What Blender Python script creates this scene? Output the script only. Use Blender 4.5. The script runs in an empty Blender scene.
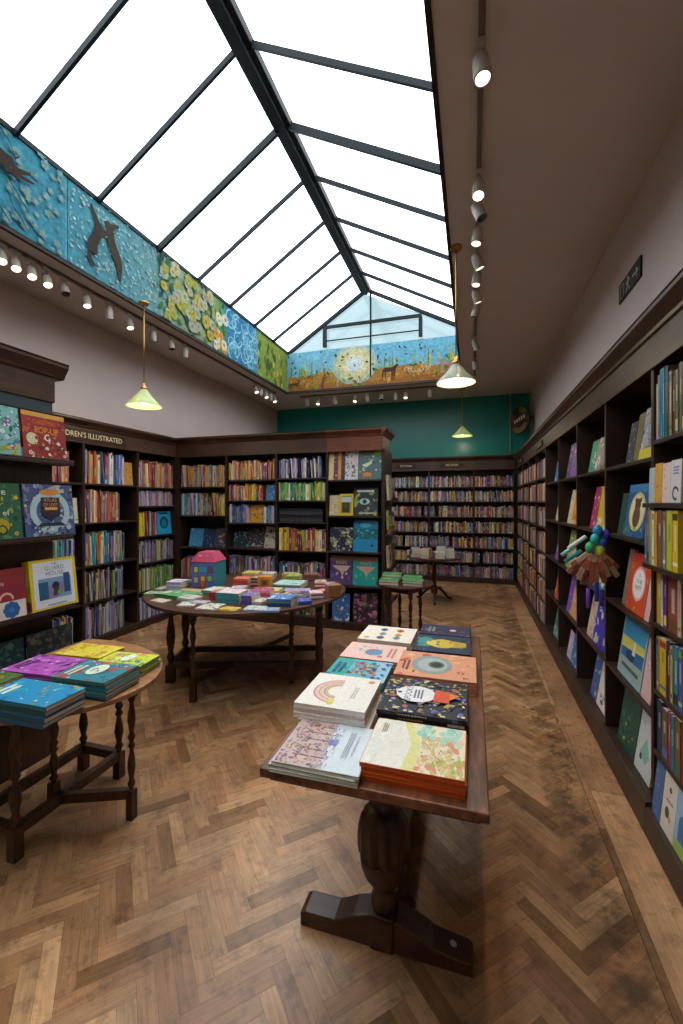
import bpy, math, random
from mathutils import Matrix, Vector
R = random.Random(7)
C = bpy.context.scene.collection
PI = math.pi
ORD = ['first','second','third','fourth','fifth','sixth','seventh','eighth','ninth','tenth','eleventh','twelfth',
       'thirteenth','fourteenth','fifteenth','sixteenth','seventeenth','eighteenth']

def hx(s):
    s = s.lstrip('#')
    v = [int(s[i:i+2], 16)/255 for i in (0, 2, 4)]
    return tuple((c/12.92 if c <= .04045 else ((c+.055)/1.055)**2.4) for c in v)
def mixc(a, b, t): return tuple(a[i]*(1-t)+b[i]*t for i in range(3))

# ------------------------------------------------------------------ materials
MATS = {}
def new_mat(name):
    m = bpy.data.materials.new(name); m.use_nodes = True
    nt = m.node_tree; nt.nodes.clear()
    out = nt.nodes.new('ShaderNodeOutputMaterial')
    MATS[name] = m
    return m, nt, out
def N(nt, t, **kw):
    n = nt.nodes.new(t)
    for k, v in kw.items():
        if k in n.inputs.keys(): n.inputs[k].default_value = v
        else: setattr(n, k, v)
    return n
def principled(nt, out, rough=.5, metal=0., spec=.5):
    b = N(nt, 'ShaderNodeBsdfPrincipled'); b.inputs['Roughness'].default_value = rough
    b.inputs['Metallic'].default_value = metal; b.inputs['Specular IOR Level'].default_value = spec
    nt.links.new(b.outputs[0], out.inputs['Surface']); return b
def c4(c): return (c[0], c[1], c[2], 1)

def simple(name, col, rough=.5, metal=0., spec=.5, var=.12, scale=30., bump=0., stretch=None):
    m, nt, out = new_mat(name); b = principled(nt, out, rough, metal, spec)
    tc = N(nt, 'ShaderNodeTexCoord'); mp = N(nt, 'ShaderNodeMapping')
    if stretch: mp.inputs['Scale'].default_value = stretch
    no = N(nt, 'ShaderNodeTexNoise'); no.inputs['Scale'].default_value = scale; no.inputs['Detail'].default_value = 5
    nt.links.new(tc.outputs['Object'], mp.inputs[0]); nt.links.new(mp.outputs[0], no.inputs['Vector'])
    cr = N(nt, 'ShaderNodeValToRGB')
    cr.color_ramp.elements[0].position = .3; cr.color_ramp.elements[1].position = .7
    cr.color_ramp.elements[0].color = c4(tuple(x*(1-var) for x in col)); cr.color_ramp.elements[1].color = c4(tuple(min(1, x*(1+var)) for x in col))
    nt.links.new(no.outputs['Fac'], cr.inputs[0]); nt.links.new(cr.outputs[0], b.inputs['Base Color'])
    if bump:
        bp = N(nt, 'ShaderNodeBump'); bp.inputs['Strength'].default_value = bump; bp.inputs['Distance'].default_value = .004
        nt.links.new(no.outputs['Fac'], bp.inputs['Height']); nt.links.new(bp.outputs[0], b.inputs['Normal'])
    return m
def wood(name, dark, light, rough=.42, axis=(1, 9, 9), scale=9.):
    m, nt, out = new_mat(name); b = principled(nt, out, rough, 0, .5)
    tc = N(nt, 'ShaderNodeTexCoord'); mp = N(nt, 'ShaderNodeMapping'); mp.inputs['Scale'].default_value = axis
    no = N(nt, 'ShaderNodeTexNoise'); no.inputs['Scale'].default_value = scale; no.inputs['Detail'].default_value = 8; no.inputs['Distortion'].default_value = .6
    n2 = N(nt, 'ShaderNodeTexNoise'); n2.inputs['Scale'].default_value = 2.5
    nt.links.new(tc.outputs['Object'], mp.inputs[0]); nt.links.new(mp.outputs[0], no.inputs['Vector']); nt.links.new(tc.outputs['Object'], n2.inputs['Vector'])
    ad = N(nt, 'ShaderNodeMath', operation='MULTIPLY_ADD'); ad.inputs[1].default_value = .6
    ml = N(nt, 'ShaderNodeMath', operation='MULTIPLY'); ml.inputs[1].default_value = .4
    nt.links.new(n2.outputs['Fac'], ml.inputs[0]); nt.links.new(no.outputs['Fac'], ad.inputs[0]); nt.links.new(ml.outputs[0], ad.inputs[2])
    cr = N(nt, 'ShaderNodeValToRGB'); cr.color_ramp.elements[0].position = .36; cr.color_ramp.elements[1].position = .64
    cr.color_ramp.elements[0].color = c4(dark); cr.color_ramp.elements[1].color = c4(light)
    nt.links.new(ad.outputs[0], cr.inputs[0]); nt.links.new(cr.outputs[0], b.inputs['Base Color'])
    bp = N(nt, 'ShaderNodeBump'); bp.inputs['Strength'].default_value = .12; bp.inputs['Distance'].default_value = .002
    nt.links.new(no.outputs['Fac'], bp.inputs['Height']); nt.links.new(bp.outputs[0], b.inputs['Normal'])
    return m
def attr_mat(name, rough=.45, spec=.4, var=.18, scale=60., coat=0., mean=1.):
    m, nt, out = new_mat(name); b = principled(nt, out, rough, 0, spec)
    at = N(nt, 'ShaderNodeAttribute'); at.attribute_name = 'Col'
    tc = N(nt, 'ShaderNodeTexCoord'); no = N(nt, 'ShaderNodeTexNoise'); no.inputs['Scale'].default_value = scale; no.inputs['Detail'].default_value = 4
    nt.links.new(tc.outputs['Object'], no.inputs['Vector'])
    mr = N(nt, 'ShaderNodeMapRange'); mr.inputs[3].default_value = mean*(1-var); mr.inputs[4].default_value = mean*(1+var)
    nt.links.new(no.outputs['Fac'], mr.inputs[0])
    n2 = N(nt, 'ShaderNodeTexNoise'); n2.inputs['Scale'].default_value = scale*3; n2.inputs['Detail'].default_value = 2; nt.links.new(tc.outputs['Object'], n2.inputs['Vector'])
    m2 = N(nt, 'ShaderNodeMapRange'); m2.inputs[1].default_value = .3; m2.inputs[2].default_value = .7; m2.inputs[3].default_value = 1-var; m2.inputs[4].default_value = 1+var*.6; nt.links.new(n2.outputs['Fac'], m2.inputs[0])
    m3 = N(nt, 'ShaderNodeMath', operation='MULTIPLY'); nt.links.new(mr.outputs[0], m3.inputs[0]); nt.links.new(m2.outputs[0], m3.inputs[1])
    mx = N(nt, 'ShaderNodeVectorMath', operation='SCALE'); nt.links.new(at.outputs['Color'], mx.inputs[0]); nt.links.new(m3.outputs[0], mx.inputs['Scale'])
    nt.links.new(mx.outputs[0], b.inputs['Base Color'])
    b.inputs['Coat Weight'].default_value = coat
    return m
def emit(name, col, s):
    m, nt, out = new_mat(name); e = N(nt, 'ShaderNodeEmission'); e.inputs[0].default_value = c4(col); e.inputs[1].default_value = s
    nt.links.new(e.outputs[0], out.inputs['Surface']); return m

W_DARK = wood('bookcase_wood', hx('#21150f'), hx('#3a251a'), .45, (9, 9, 1.2), 6)
W_FRIEZE = wood('cornice_wood', hx('#2a1a13'), hx('#4a2d20'), .42, (1.2, 1.2, 9), 6)
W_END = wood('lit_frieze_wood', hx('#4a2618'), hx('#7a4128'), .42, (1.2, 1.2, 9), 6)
W_OAK = wood('old_oak', hx('#2a1a11'), hx('#4a2f1e'), .38, (1.5, 8, 8), 6)
W_TOP = wood('worn_oak_top', hx('#43261a'), hx('#8a5436'), .36, (9, 1.2, 9), 5)
W_LTOP = wood('light_table_top', hx('#7a5133'), hx('#a87850'), .4, (1.2, 9, 9), 5)
W_GATE = wood('gateleg_oak', hx('#2a1b13'), hx('#4b3222'), .4, (6, 6, 1.5), 6)
W_MID = wood('dark_gateleg_top', hx('#33211a'), hx('#5a3c2c'), .35, (1.2, 8, 8), 5)
W_PED = wood('mahogany', hx('#2b1510'), hx('#55291d'), .35, (6, 6, 1.5), 6)
PLASTER = simple('painted_ceiling', hx('#cdc2bb'), .75, 0, .25, .03, 3)
WALLP = simple('painted_wall', hx('#c4b4b0'), .75, 0, .25, .04, 2.5)
UPST = simple('painted_upstand', hx('#b9b0ab'), .7, 0, .25, .04, 3)
TEAL = simple('teal_gloss_paint', hx('#0e7f76'), .32, 0, .5, .06, 4, .05)
STEEL = simple('blue_black_steel', hx('#06141b'), .6, 0, .22, .25, 12)
RIDGE = simple('ridge_steel', hx('#0b1216'), .6, 0, .25, .6, 22)
GABLE = simple('gable_bar_steel', hx('#0b1515'), .6, 0, .25, .2, 12)
SPOTM = simple('spotlight_enamel', hx('#b5aea6'), .4, .1, .5, .05, 20)
TRACKM = simple('track_metal', hx('#6d625b'), .5, .3, .5, .1, 20)
BRASS = simple('aged_brass', hx('#b48a4c'), .35, .9, .5, .15, 30)
BLACKM = simple('black_metal', hx('#151414'), .4, .4, .5, .1, 20)
PAPER = simple('page_edges', hx('#d9cfbd'), .8, 0, .2, .1, 260, 0, (1, 1, 14))
PRINT = attr_mat('printed_card', .42, .4, .12, 70)
MURAL = attr_mat('mural_paint', .75, .2, .3, 9, mean=.62)
SIGNP = attr_mat('sign_paint', .5, .4, .08, 30)
LENS_OFF = simple('unlit_lens', hx('#3a342f'), .2, 0, .6, .1, 30)
LENS_ON = emit('lit_lamp_lens', (1, .80, .52), 5)
BULB = emit('warm_bulb', (1, .9, .68), 6)
POLE = simple('painted_pole', hx('#7fa896'), .5, 0, .4, .1, 20)
STRING = simple('twine', hx('#8a7a66'), .8, 0, .2, .1, 60)

def glass_mat(name, tint, gl=.06):
    m, nt, out = new_mat(name)
    t = N(nt, 'ShaderNodeBsdfTransparent'); t.inputs[0].default_value = c4(tint)
    g = N(nt, 'ShaderNodeBsdfGlossy'); g.inputs['Roughness'].default_value = .15
    no = N(nt, 'ShaderNodeTexNoise'); no.inputs['Scale'].default_value = 1.2; no.inputs['Detail'].default_value = 6
    tc = N(nt, 'ShaderNodeTexCoord'); nt.links.new(tc.outputs['Object'], no.inputs['Vector'])
    cr = N(nt, 'ShaderNodeValToRGB'); cr.color_ramp.elements[0].position = .35; cr.color_ramp.elements[1].position = .6
    cr.color_ramp.elements[0].color = c4(tuple(x*.95 for x in tint)); cr.color_ramp.elements[1].color = c4(tint)
    nt.links.new(no.outputs['Fac'], cr.inputs[0]); nt.links.new(cr.outputs[0], t.inputs[0])
    mx = N(nt, 'ShaderNodeMixShader'); mx.inputs[0].default_value = gl
    nt.links.new(t.outputs[0], mx.inputs[1]); nt.links.new(g.outputs[0], mx.inputs[2]); nt.links.new(mx.outputs[0], out.inputs['Surface'])
    return m
PANE = glass_mat('roof_glass', (.97, .985, .99), .04)
GPANE = glass_mat('gable_glass', (.135, .185, .20), .06)
def shade_mat(name, col, tr):
    m, nt, out = new_mat(name)
    d = principled(nt, out, .25, 0, .5); d.inputs['Base Color'].default_value = c4(col)
    t = N(nt, 'ShaderNodeBsdfTranslucent'); t.inputs[0].default_value = c4(col)
    tc = N(nt, 'ShaderNodeTexCoord'); no = N(nt, 'ShaderNodeTexNoise'); no.inputs['Scale'].default_value = 14
    nt.links.new(tc.outputs['Object'], no.inputs['Vector'])
    cr = N(nt, 'ShaderNodeValToRGB'); cr.color_ramp.elements[0].color = c4(tuple(x*.8 for x in col)); cr.color_ramp.elements[1].color = c4(tuple(min(1, x*1.1) for x in col))
    nt.links.new(no.outputs['Fac'], cr.inputs[0]); nt.links.new(cr.outputs[0], d.inputs['Base Color']); nt.links.new(cr.outputs[0], t.inputs[0])
    mx = N(nt, 'ShaderNodeMixShader'); mx.inputs[0].default_value = tr
    nt.links.new(d.outputs[0], mx.inputs[1]); nt.links.new(t.outputs[0], mx.inputs[2]); nt.links.new(mx.outputs[0], out.inputs['Surface'])
    return m
GREENGLASS = shade_mat('green_glass_shade', hx('#b9c79a'), .35)
PALEGLASS = shade_mat('pale_glass_shade', hx('#8f9c92'), .25)

def floor_mat():
    m, nt, out = new_mat('parquet_wood'); b = principled(nt, out, .4, 0, .5)
    at = N(nt, 'ShaderNodeAttribute'); at.attribute_name = 'Col'
    uv = N(nt, 'ShaderNodeUVMap'); mp = N(nt, 'ShaderNodeMapping'); mp.inputs['Scale'].default_value = (5, 60, 1)
    no = N(nt, 'ShaderNodeTexNoise'); no.inputs['Scale'].default_value = 1.; no.inputs['Detail'].default_value = 7; no.inputs['Distortion'].default_value = .5
    nt.links.new(uv.outputs[0], mp.inputs[0]); nt.links.new(mp.outputs[0], no.inputs['Vector'])
    tc = N(nt, 'ShaderNodeTexCoord'); n2 = N(nt, 'ShaderNodeTexNoise'); n2.inputs['Scale'].default_value = 1.7; n2.inputs['Detail'].default_value = 6; n2.inputs['Roughness'].default_value = .65
    nt.links.new(tc.outputs['Object'], n2.inputs['Vector'])
    n3 = N(nt, 'ShaderNodeTexNoise'); n3.inputs['Scale'].default_value = 14; n3.inputs['Detail'].default_value = 8; n3.inputs['Roughness'].default_value = .7
    nt.links.new(tc.outputs['Object'], n3.inputs['Vector'])
    m1 = N(nt, 'ShaderNodeMapRange'); m1.inputs[1].default_value = .25; m1.inputs[2].default_value = .75; m1.inputs[3].default_value = .74; m1.inputs[4].default_value = 1.2
    m2 = N(nt, 'ShaderNodeMapRange'); m2.inputs[1].default_value = .35; m2.inputs[2].default_value = .62; m2.inputs[3].default_value = .6; m2.inputs[4].default_value = 1.12
    m3 = N(nt, 'ShaderNodeMapRange'); m3.inputs[1].default_value = .34; m3.inputs[2].default_value = .5; m3.inputs[3].default_value = .62; m3.inputs[4].default_value = 1.04
    mp.inputs['Scale'].default_value = (7, 90, 1)
    for a, b2 in ((no, m1), (n2, m2), (n3, m3)): nt.links.new(a.outputs['Fac'], b2.inputs[0])
    p1 = N(nt, 'ShaderNodeMath', operation='MULTIPLY'); p2 = N(nt, 'ShaderNodeMath', operation='MULTIPLY')
    nt.links.new(m1.outputs[0], p1.inputs[0]); nt.links.new(m2.outputs[0], p1.inputs[1]); nt.links.new(p1.outputs[0], p2.inputs[0]); nt.links.new(m3.outputs[0], p2.inputs[1])
    # trodden-in dirt where the blocks meet the straight boards
    sx = N(nt, 'ShaderNodeSeparateXYZ'); nt.links.new(tc.outputs['Object'], sx.inputs[0])
    d1 = N(nt, 'ShaderNodeMath', operation='SUBTRACT'); d1.inputs[1].default_value = .49; nt.links.new(sx.outputs[0], d1.inputs[0])
    d2 = N(nt, 'ShaderNodeMath', operation='ABSOLUTE'); nt.links.new(d1.outputs[0], d2.inputs[0])
    d3 = N(nt, 'ShaderNodeMapRange'); d3.inputs[1].default_value = .13; d3.inputs[2].default_value = .02; d3.inputs[3].default_value = 0; d3.inputs[4].default_value = 1; nt.links.new(d2.outputs[0], d3.inputs[0])
    n4 = N(nt, 'ShaderNodeTexNoise'); n4.inputs['Scale'].default_value = 6; n4.inputs['Detail'].default_value = 9; n4.inputs['Roughness'].default_value = .75; nt.links.new(tc.outputs['Object'], n4.inputs['Vector'])
    d4 = N(nt, 'ShaderNodeMapRange'); d4.inputs[1].default_value = .44; d4.inputs[2].default_value = .56; d4.inputs[3].default_value = 0; d4.inputs[4].default_value = .62; nt.links.new(n4.outputs['Fac'], d4.inputs[0])
    d5 = N(nt, 'ShaderNodeMath', operation='MULTIPLY'); nt.links.new(d3.outputs[0], d5.inputs[0]); nt.links.new(d4.outputs[0], d5.inputs[1])
    d6 = N(nt, 'ShaderNodeMath', operation='SUBTRACT'); d6.inputs[0].default_value = 1; nt.links.new(d5.outputs[0], d6.inputs[1])
    p3 = N(nt, 'ShaderNodeMath', operation='MULTIPLY'); nt.links.new(p2.outputs[0], p3.inputs[0]); nt.links.new(d6.outputs[0], p3.inputs[1])
    sc = N(nt, 'ShaderNodeVectorMath', operation='SCALE'); nt.links.new(at.outputs['Color'], sc.inputs[0]); nt.links.new(p3.outputs[0], sc.inputs['Scale'])
    nt.links.new(sc.outputs[0], b.inputs['Base Color'])
    rr = N(nt, 'ShaderNodeMapRange'); rr.inputs[1].default_value = .3; rr.inputs[2].default_value = .7; rr.inputs[3].default_value = .46; rr.inputs[4].default_value = .23
    nt.links.new(n2.outputs['Fac'], rr.inputs[0]); nt.links.new(rr.outputs[0], b.inputs['Roughness'])
    bp = N(nt, 'ShaderNodeBump'); bp.inputs['Strength'].default_value = .15; bp.inputs['Distance'].default_value = .002
    nt.links.new(no.outputs['Fac'], bp.inputs['Height']); nt.links.new(bp.outputs[0], b.inputs['Normal'])
    return m
FLOORM = floor_mat()

# ------------------------------------------------------------------ mesh builder
WHITE = (.8, .8, .8)
class MB:
    def __init__(s): s.v = []; s.f = []; s.c = []; s.sm = []; s.uv = []
    def face(s, pts, col=WHITE, smooth=False):
        n = len(s.v); s.v += [tuple(p) for p in pts]; s.f.append(tuple(range(n, n+len(pts)))); s.c.append(col); s.sm.append(smooth)
    def grid(s, vs, fs, col=WHITE, smooth=False):
        n = len(s.v); s.v += [tuple(p) for p in vs]
        for f in fs: s.f.append(tuple(i+n for i in f)); s.c.append(col); s.sm.append(smooth)
    def box(s, x0, y0, z0, x1, y1, z1, col=WHITE, M=None, cols=None):
        vs = [Vector(p) for p in ((x0,y0,z0),(x1,y0,z0),(x1,y1,z0),(x0,y1,z0),(x0,y0,z1),(x1,y0,z1),(x1,y1,z1),(x0,y1,z1))]
        if M: vs = [M @ v for v in vs]
        fs = [(0,3,2,1),(4,5,6,7),(0,1,5,4),(1,2,6,5),(2,3,7,6),(3,0,4,7)]   # bottom top front right back left
        n = len(s.v); s.v += [tuple(p) for p in vs]
        for i, f in enumerate(fs): s.f.append(tuple(k+n for k in f)); s.c.append(cols[i] if cols else col); s.sm.append(False)
    def prism(s, prof, axis, a0, a1, col=WHITE, M=None):
        """extrude a 2-D outline along axis 'x','y' or 'z'"""
        def P(p, t): return {'x': (t, p[0], p[1]), 'y': (p[0], t, p[1]), 'z': (p[0], p[1], t)}[axis]
        A = [Vector(P(p, a0)) for p in prof]; B = [Vector(P(p, a1)) for p in prof]
        if M: A = [M @ v for v in A]; B = [M @ v for v in B]
        k = len(prof); n = len(s.v); s.v += [tuple(p) for p in A+B]
        def add(f): s.f.append(f); s.c.append(col); s.sm.append(False)
        add(tuple(n+i for i in reversed(range(k)))); add(tuple(n+k+i for i in range(k)))
        for i in range(k): add((n+i, n+(i+1) % k, n+k+(i+1) % k, n+k+i))
    def lathe(s, prof, cx=0, cy=0, z0=0, seg=20, col=WHITE, gad=None, M=None, smooth=True, cap=True):
        """prof: (r,z) list bottom to top; gad(z,ang)->radius factor"""
        vs = []
        for r, z in prof:
            for k in range(seg):
                a = 2*PI*k/seg; rr = r*(gad(z, a) if gad else 1)
                p = Vector((cx+rr*math.cos(a), cy+rr*math.sin(a), z0+z)); vs.append(M @ p if M else p)
        fs = []
        for i in range(len(prof)-1):
            for k in range(seg): fs.append((i*seg+k, i*seg+(k+1) % seg, (i+1)*seg+(k+1) % seg, (i+1)*seg+k))
        n = len(s.v); s.v += [tuple(p) for p in vs]
        for f in fs: s.f.append(tuple(i+n for i in f)); s.c.append(col); s.sm.append(smooth)
        if cap:
            s.f.append(tuple(n+k for k in reversed(range(seg)))); s.c.append(col); s.sm.append(False)
            s.f.append(tuple(n+(len(prof)-1)*seg+k for k in range(seg))); s.c.append(col); s.sm.append(False)
    def tube(s, pts, r, seg=8, col=WHITE, taper=None):
        pts = [Vector(p) for p in pts]; rings = []
        for i, p in enumerate(pts):
            t = (pts[min(i+1, len(pts)-1)]-pts[max(i-1, 0)]).normalized()
            a = t.orthogonal().normalized() if abs(t.z) > .9 else t.cross(Vector((0, 0, 1))).normalized()
            b = t.cross(a).normalized(); rr = r*(taper[i] if taper else 1)
            rings.append([p+a*rr*math.cos(2*PI*k/seg)+b*rr*math.sin(2*PI*k/seg) for k in range(seg)])
        vs = [q for ring in rings for q in ring]; fs = []
        for i in range(len(pts)-1):
            for k in range(seg): fs.append((i*seg+k, i*seg+(k+1) % seg, (i+1)*seg+(k+1) % seg, (i+1)*seg+k))
        n = len(s.v); s.v += [tuple(p) for p in vs]
        for f in fs: s.f.append(tuple(i+n for i in f)); s.c.append(col); s.sm.append(True)
        s.f.append(tuple(n+k for k in reversed(range(seg)))); s.c.append(col); s.sm.append(False)
        s.f.append(tuple(n+(len(pts)-1)*seg+k for k in range(seg))); s.c.append(col); s.sm.append(False)
    def build(s, name, mat, parent=None, M=None, bevel=0., seg=2, recalc=True):
        me = bpy.data.meshes.new(name); me.from_pydata(s.v, [], s.f)
        ca = me.color_attributes.new('Col', 'FLOAT_COLOR', 'CORNER')
        buf = []
        for f, c in zip(s.f, s.c): buf += [c[0], c[1], c[2], 1.0]*len(f)
        ca.data.foreach_set('color', buf)
        me.polygons.foreach_set('use_smooth', s.sm)
        me.materials.append(mat)
        if s.uv:
            ul = me.uv_layers.new(name='UVMap'); ul.data.foreach_set('uv', [x for p in s.uv for x in p])
        me.update()
        o = bpy.data.objects.new(name, me); C.objects.link(o)
        if parent: o.parent = parent
        if M is not None: o.matrix_local = M
        if bevel:
            md = o.modifiers.new('bevel', 'BEVEL'); md.width = bevel; md.segments = seg; md.limit_method = 'ANGLE'; md.angle_limit = math.radians(40)
        return o

def tag(o, label=None, cat=None, group=None, kind=None):
    if label: o['label'] = label
    if cat: o['category'] = cat
    if group: o['group'] = group
    if kind: o['kind'] = kind
    return o
def thing(name, label, cat, M=None, group=None):
    o = bpy.data.objects.new(name, None); C.objects.link(o); o.empty_display_size = .05
    if M is not None: o.matrix_world = M
    return tag(o, label, cat, group)
def struct(name, mb, mat, parent=None, **k):
    o = mb.build(name, mat, parent, **k)
    if not parent: o['kind'] = 'structure'
    return o
def basis(x, y, z, o):
    x, y, z, o = Vector(x), Vector(y), Vector(z), Vector(o)
    return Matrix(((x.x, y.x, z.x, o.x), (x.y, y.y, z.y, o.y), (x.z, y.z, z.z, o.z), (0, 0, 0, 1)))
def T(x, y, z): return Matrix.Translation((x, y, z))
def RZ(a): return Matrix.Rotation(a, 4, 'Z')
def clip_poly(pts, ax, lim, keep_less):
    out = []
    for i in range(len(pts)):
        a, b = pts[i], pts[(i+1) % len(pts)]
        ia = (a[ax] <= lim) if keep_less else (a[ax] >= lim); ib = (b[ax] <= lim) if keep_less else (b[ax] >= lim)
        if ia: out.append(a)
        if ia != ib:
            t = (lim-a[ax])/(b[ax]-a[ax]); out.append(tuple(a[k]+(b[k]-a[k])*t for k in range(len(a))))
    return out

# ------------------------------------------------------------------ text outlines
_TC = {}
def text_polys(s):
    """triangulated outline of a word, centred, cap height 1"""
    if s in _TC: return _TC[s]
    cu = bpy.data.curves.new('t', 'FONT'); cu.body = s; cu.align_x = 'CENTER'; cu.resolution_u = 2
    ob = bpy.data.objects.new('t', cu); C.objects.link(ob)
    dg = bpy.context.evaluated_depsgraph_get(); me = bpy.data.meshes.new_from_object(ob.evaluated_get(dg))
    ps = [[(me.vertices[i].co.x, me.vertices[i].co.y) for i in p.vertices] for p in me.polygons]
    ys = [q[1] for p in ps for q in p] or [0, 1]; lo, hi = min(ys), max(ys); k = 1/max(hi-lo, 1e-6)
    ps = [[(x*k, (y-(lo+hi)/2)*k) for x, y in p] for p in ps]
    bpy.data.objects.remove(ob); bpy.data.meshes.remove(me); bpy.data.curves.remove(cu)
    _TC[s] = ps; return ps

# ------------------------------------------------------------------ cover artwork (flat coloured shapes printed on a board)
class Art:
    def __init__(s, w, h): s.w, s.h, s.it, s.l = w, h, [], 0
    def poly(s, pts, c, up=True):
        if up: s.l += 1
        p = [(x*s.w, y*s.h) for x, y in pts]
        for ax, lim, less in ((0, s.w*.995, True), (0, s.w*.005, False), (1, s.h*.995, True), (1, s.h*.005, False)):
            p = clip_poly(p, ax, lim, less)
            if len(p) < 3: return s
        s.it.append((p, c, s.l)); return s
    def rect(s, x0, y0, x1, y1, c): return s.poly([(x0, y0), (x1, y0), (x1, y1), (x0, y1)], c)
    def ell(s, cx, cy, rx, ry, c, n=16, rot=0, a0=0, a1=2*PI, up=True):
        k = s.w/s.h; pts = []
        for i in range(n):
            a = a0+(a1-a0)*i/(n if a1-a0 > 6.2 else n-1); x, y = rx*math.cos(a), ry*math.sin(a)
            pts.append((cx+x*math.cos(rot)-y*math.sin(rot), cy+(x*math.sin(rot)+y*math.cos(rot))*k))
        return s.poly(pts, c, up)
    def ring(s, cx, cy, r0, r1, c, a0=0, a1=2*PI, n=18, rot=0):
        k = s.w/s.h; s.l += 1
        for i in range(n):
            q = []
            for r, t in ((r0, i), (r1, i), (r1, i+1), (r0, i+1)):
                a = a0+(a1-a0)*t/n+rot; q.append((cx+r*math.cos(a), cy+r*math.sin(a)*k))
            s.poly(q, c, False)
        return s
    def text(s, t, cx, cy, size, c, sx=1.):
        s.l += 1; k = s.w/s.h
        for p in text_polys(t): s.poly([(cx+x*size*sx/k, cy+y*size) for x, y in p], c, False)
        return s
    def flower(s, cx, cy, r, c, c2, n=6):
        for i in range(n):
            a = 2*PI*i/n; s.ell(cx+r*.62*math.cos(a), cy+r*.62*math.sin(a)*s.w/s.h, r*.42, r*.42, c, 7, up=(i == 0))
        return s.ell(cx, cy, r*.33, r*.33, c2, 8)
    def leaf(s, cx, cy, l, a, c):
        k = s.w/s.h; d = (math.cos(a), math.sin(a)); n = (-d[1], d[0])
        pts = [(-.5, 0), (-.2, .2), (.15, .2), (.5, 0), (.15, -.2), (-.2, -.2)]
        return s.poly([(cx+(p*d[0]+q*n[0])*l, cy+(p*d[1]+q*n[1])*l*k) for p, q in pts], c)
    def scatter(s, n, cols, r0, r1, rr, x0=0, y0=0, x1=1, y1=1):
        for i in range(n):
            c = rr.choice(cols); x = rr.uniform(x0, x1); y = rr.uniform(y0, y1); r = rr.uniform(r0, r1); k = rr.randrange(4)
            if k == 0: s.flower(x, y, r, c, rr.choice(cols), 5)
            elif k == 1: s.leaf(x, y, r*2.4, rr.uniform(0, 6.3), c)
            elif k == 2: s.ell(x, y, r*.7, r*.7, c, 9)
            else: s.poly([(x+rr.uniform(-1, 1)*r, y+rr.uniform(-1, 1)*r*s.w/s.h) for _ in range(4)], c)
        return s
    def hills(s, y, amp, c, rr, n=10):
        ph = rr.uniform(0, 6)
        return s.poly([(0, 0)]+[(1, 0)]+[(1-i/n, y+amp*math.sin(ph+i*.9)+amp*.5*math.sin(i*2.1)) for i in range(n+1)], c)
    def lines(s, x0, y, x1, n, hgt, c, rr):
        for i in range(n):
            a = rr.uniform(0, .12)*(x1-x0); s.rect(x0+a, y-i*hgt*1.8-hgt, x1-a, y-i*hgt*1.8, c)
        return s
    def emitto(s, mb, M, step=.000022):
        """M maps (x,y,z) with z off the board"""
        for q, (p, c, l) in enumerate(s.it): mb.face([M @ Vector((x, y, .0001+l*step+q*1.2e-6)) for x, y in p], c)

PAL = [hx(c) for c in ('#c8b48a', '#8e2f35', '#2f4f7d', '#3f6d51', '#d0a52c', '#61396f', '#b9552e', '#d8cfc0', '#1f2a3a', '#4f8a9a', '#a03f62',
                       '#6b4a34', '#e0c24a', '#2e6f74', '#b7a6c4', '#7d8f3c', '#c96f6a', '#33302e', '#5b6aa8', '#e6dccb')]
PALF = [hx(c) for c in ('#8f7bb0', '#c8ae62', '#6e3450', '#3d5f86', '#d9cdb8', '#8c3a30', '#c9a431', '#54507e', '#a15a3c', '#40635a', '#b9b0c2', '#272430', '#96884e', '#7f2f40', '#5d7fa8')]

def random_art(w, h, rr, base):
    a = Art(w, h); k = rr.randrange(5); p = lambda: rr.choice(PAL)
    if k == 0:
        a.rect(0, .55, 1, 1, mixc(base, (1, 1, 1), .35)); a.hills(.5, .06, p(), rr); a.hills(.3, .05, p(), rr)
        a.ell(rr.uniform(.3, .7), .42, .17, .17, p()); a.ell(rr.uniform(.3, .7), .58, .1, .1, p()); a.lines(.15, .92, .85, 2, .06, p(), rr)
    elif k == 1:
        a.scatter(22, [p() for _ in range(5)], .03, .09, rr); a.ell(.5, .55, .3, .2, hx('#e9e2d2')); a.lines(.28, .62, .72, 3, .035, hx('#2a2a33'), rr)
    elif k == 2:
        a.rect(.08, .08, .92, .92, p()); a.ell(.5, .4, .28, .28, p()); a.ell(.43, .46, .05, .05, hx('#222222')); a.ell(.57, .46, .05, .05, hx('#222222')); a.lines(.2, .86, .8, 2, .06, hx('#efe6d0'), rr)
    elif k == 3:
        for i in range(5): a.rect(0, i*.2, 1, i*.2+.1, p())
        a.rect(.15, .35, .85, .72, hx('#e8dfcc')); a.lines(.22, .66, .78, 3, .05, p(), rr)
    else:
        a.ring(.5, .45, .22, .3, p()); a.flower(.5, .45, .2, p(), p(), 7); a.scatter(10, [p() for _ in range(4)], .03, .06, rr); a.lines(.15, .93, .85, 2, .05, p(), rr)
    return a

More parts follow.
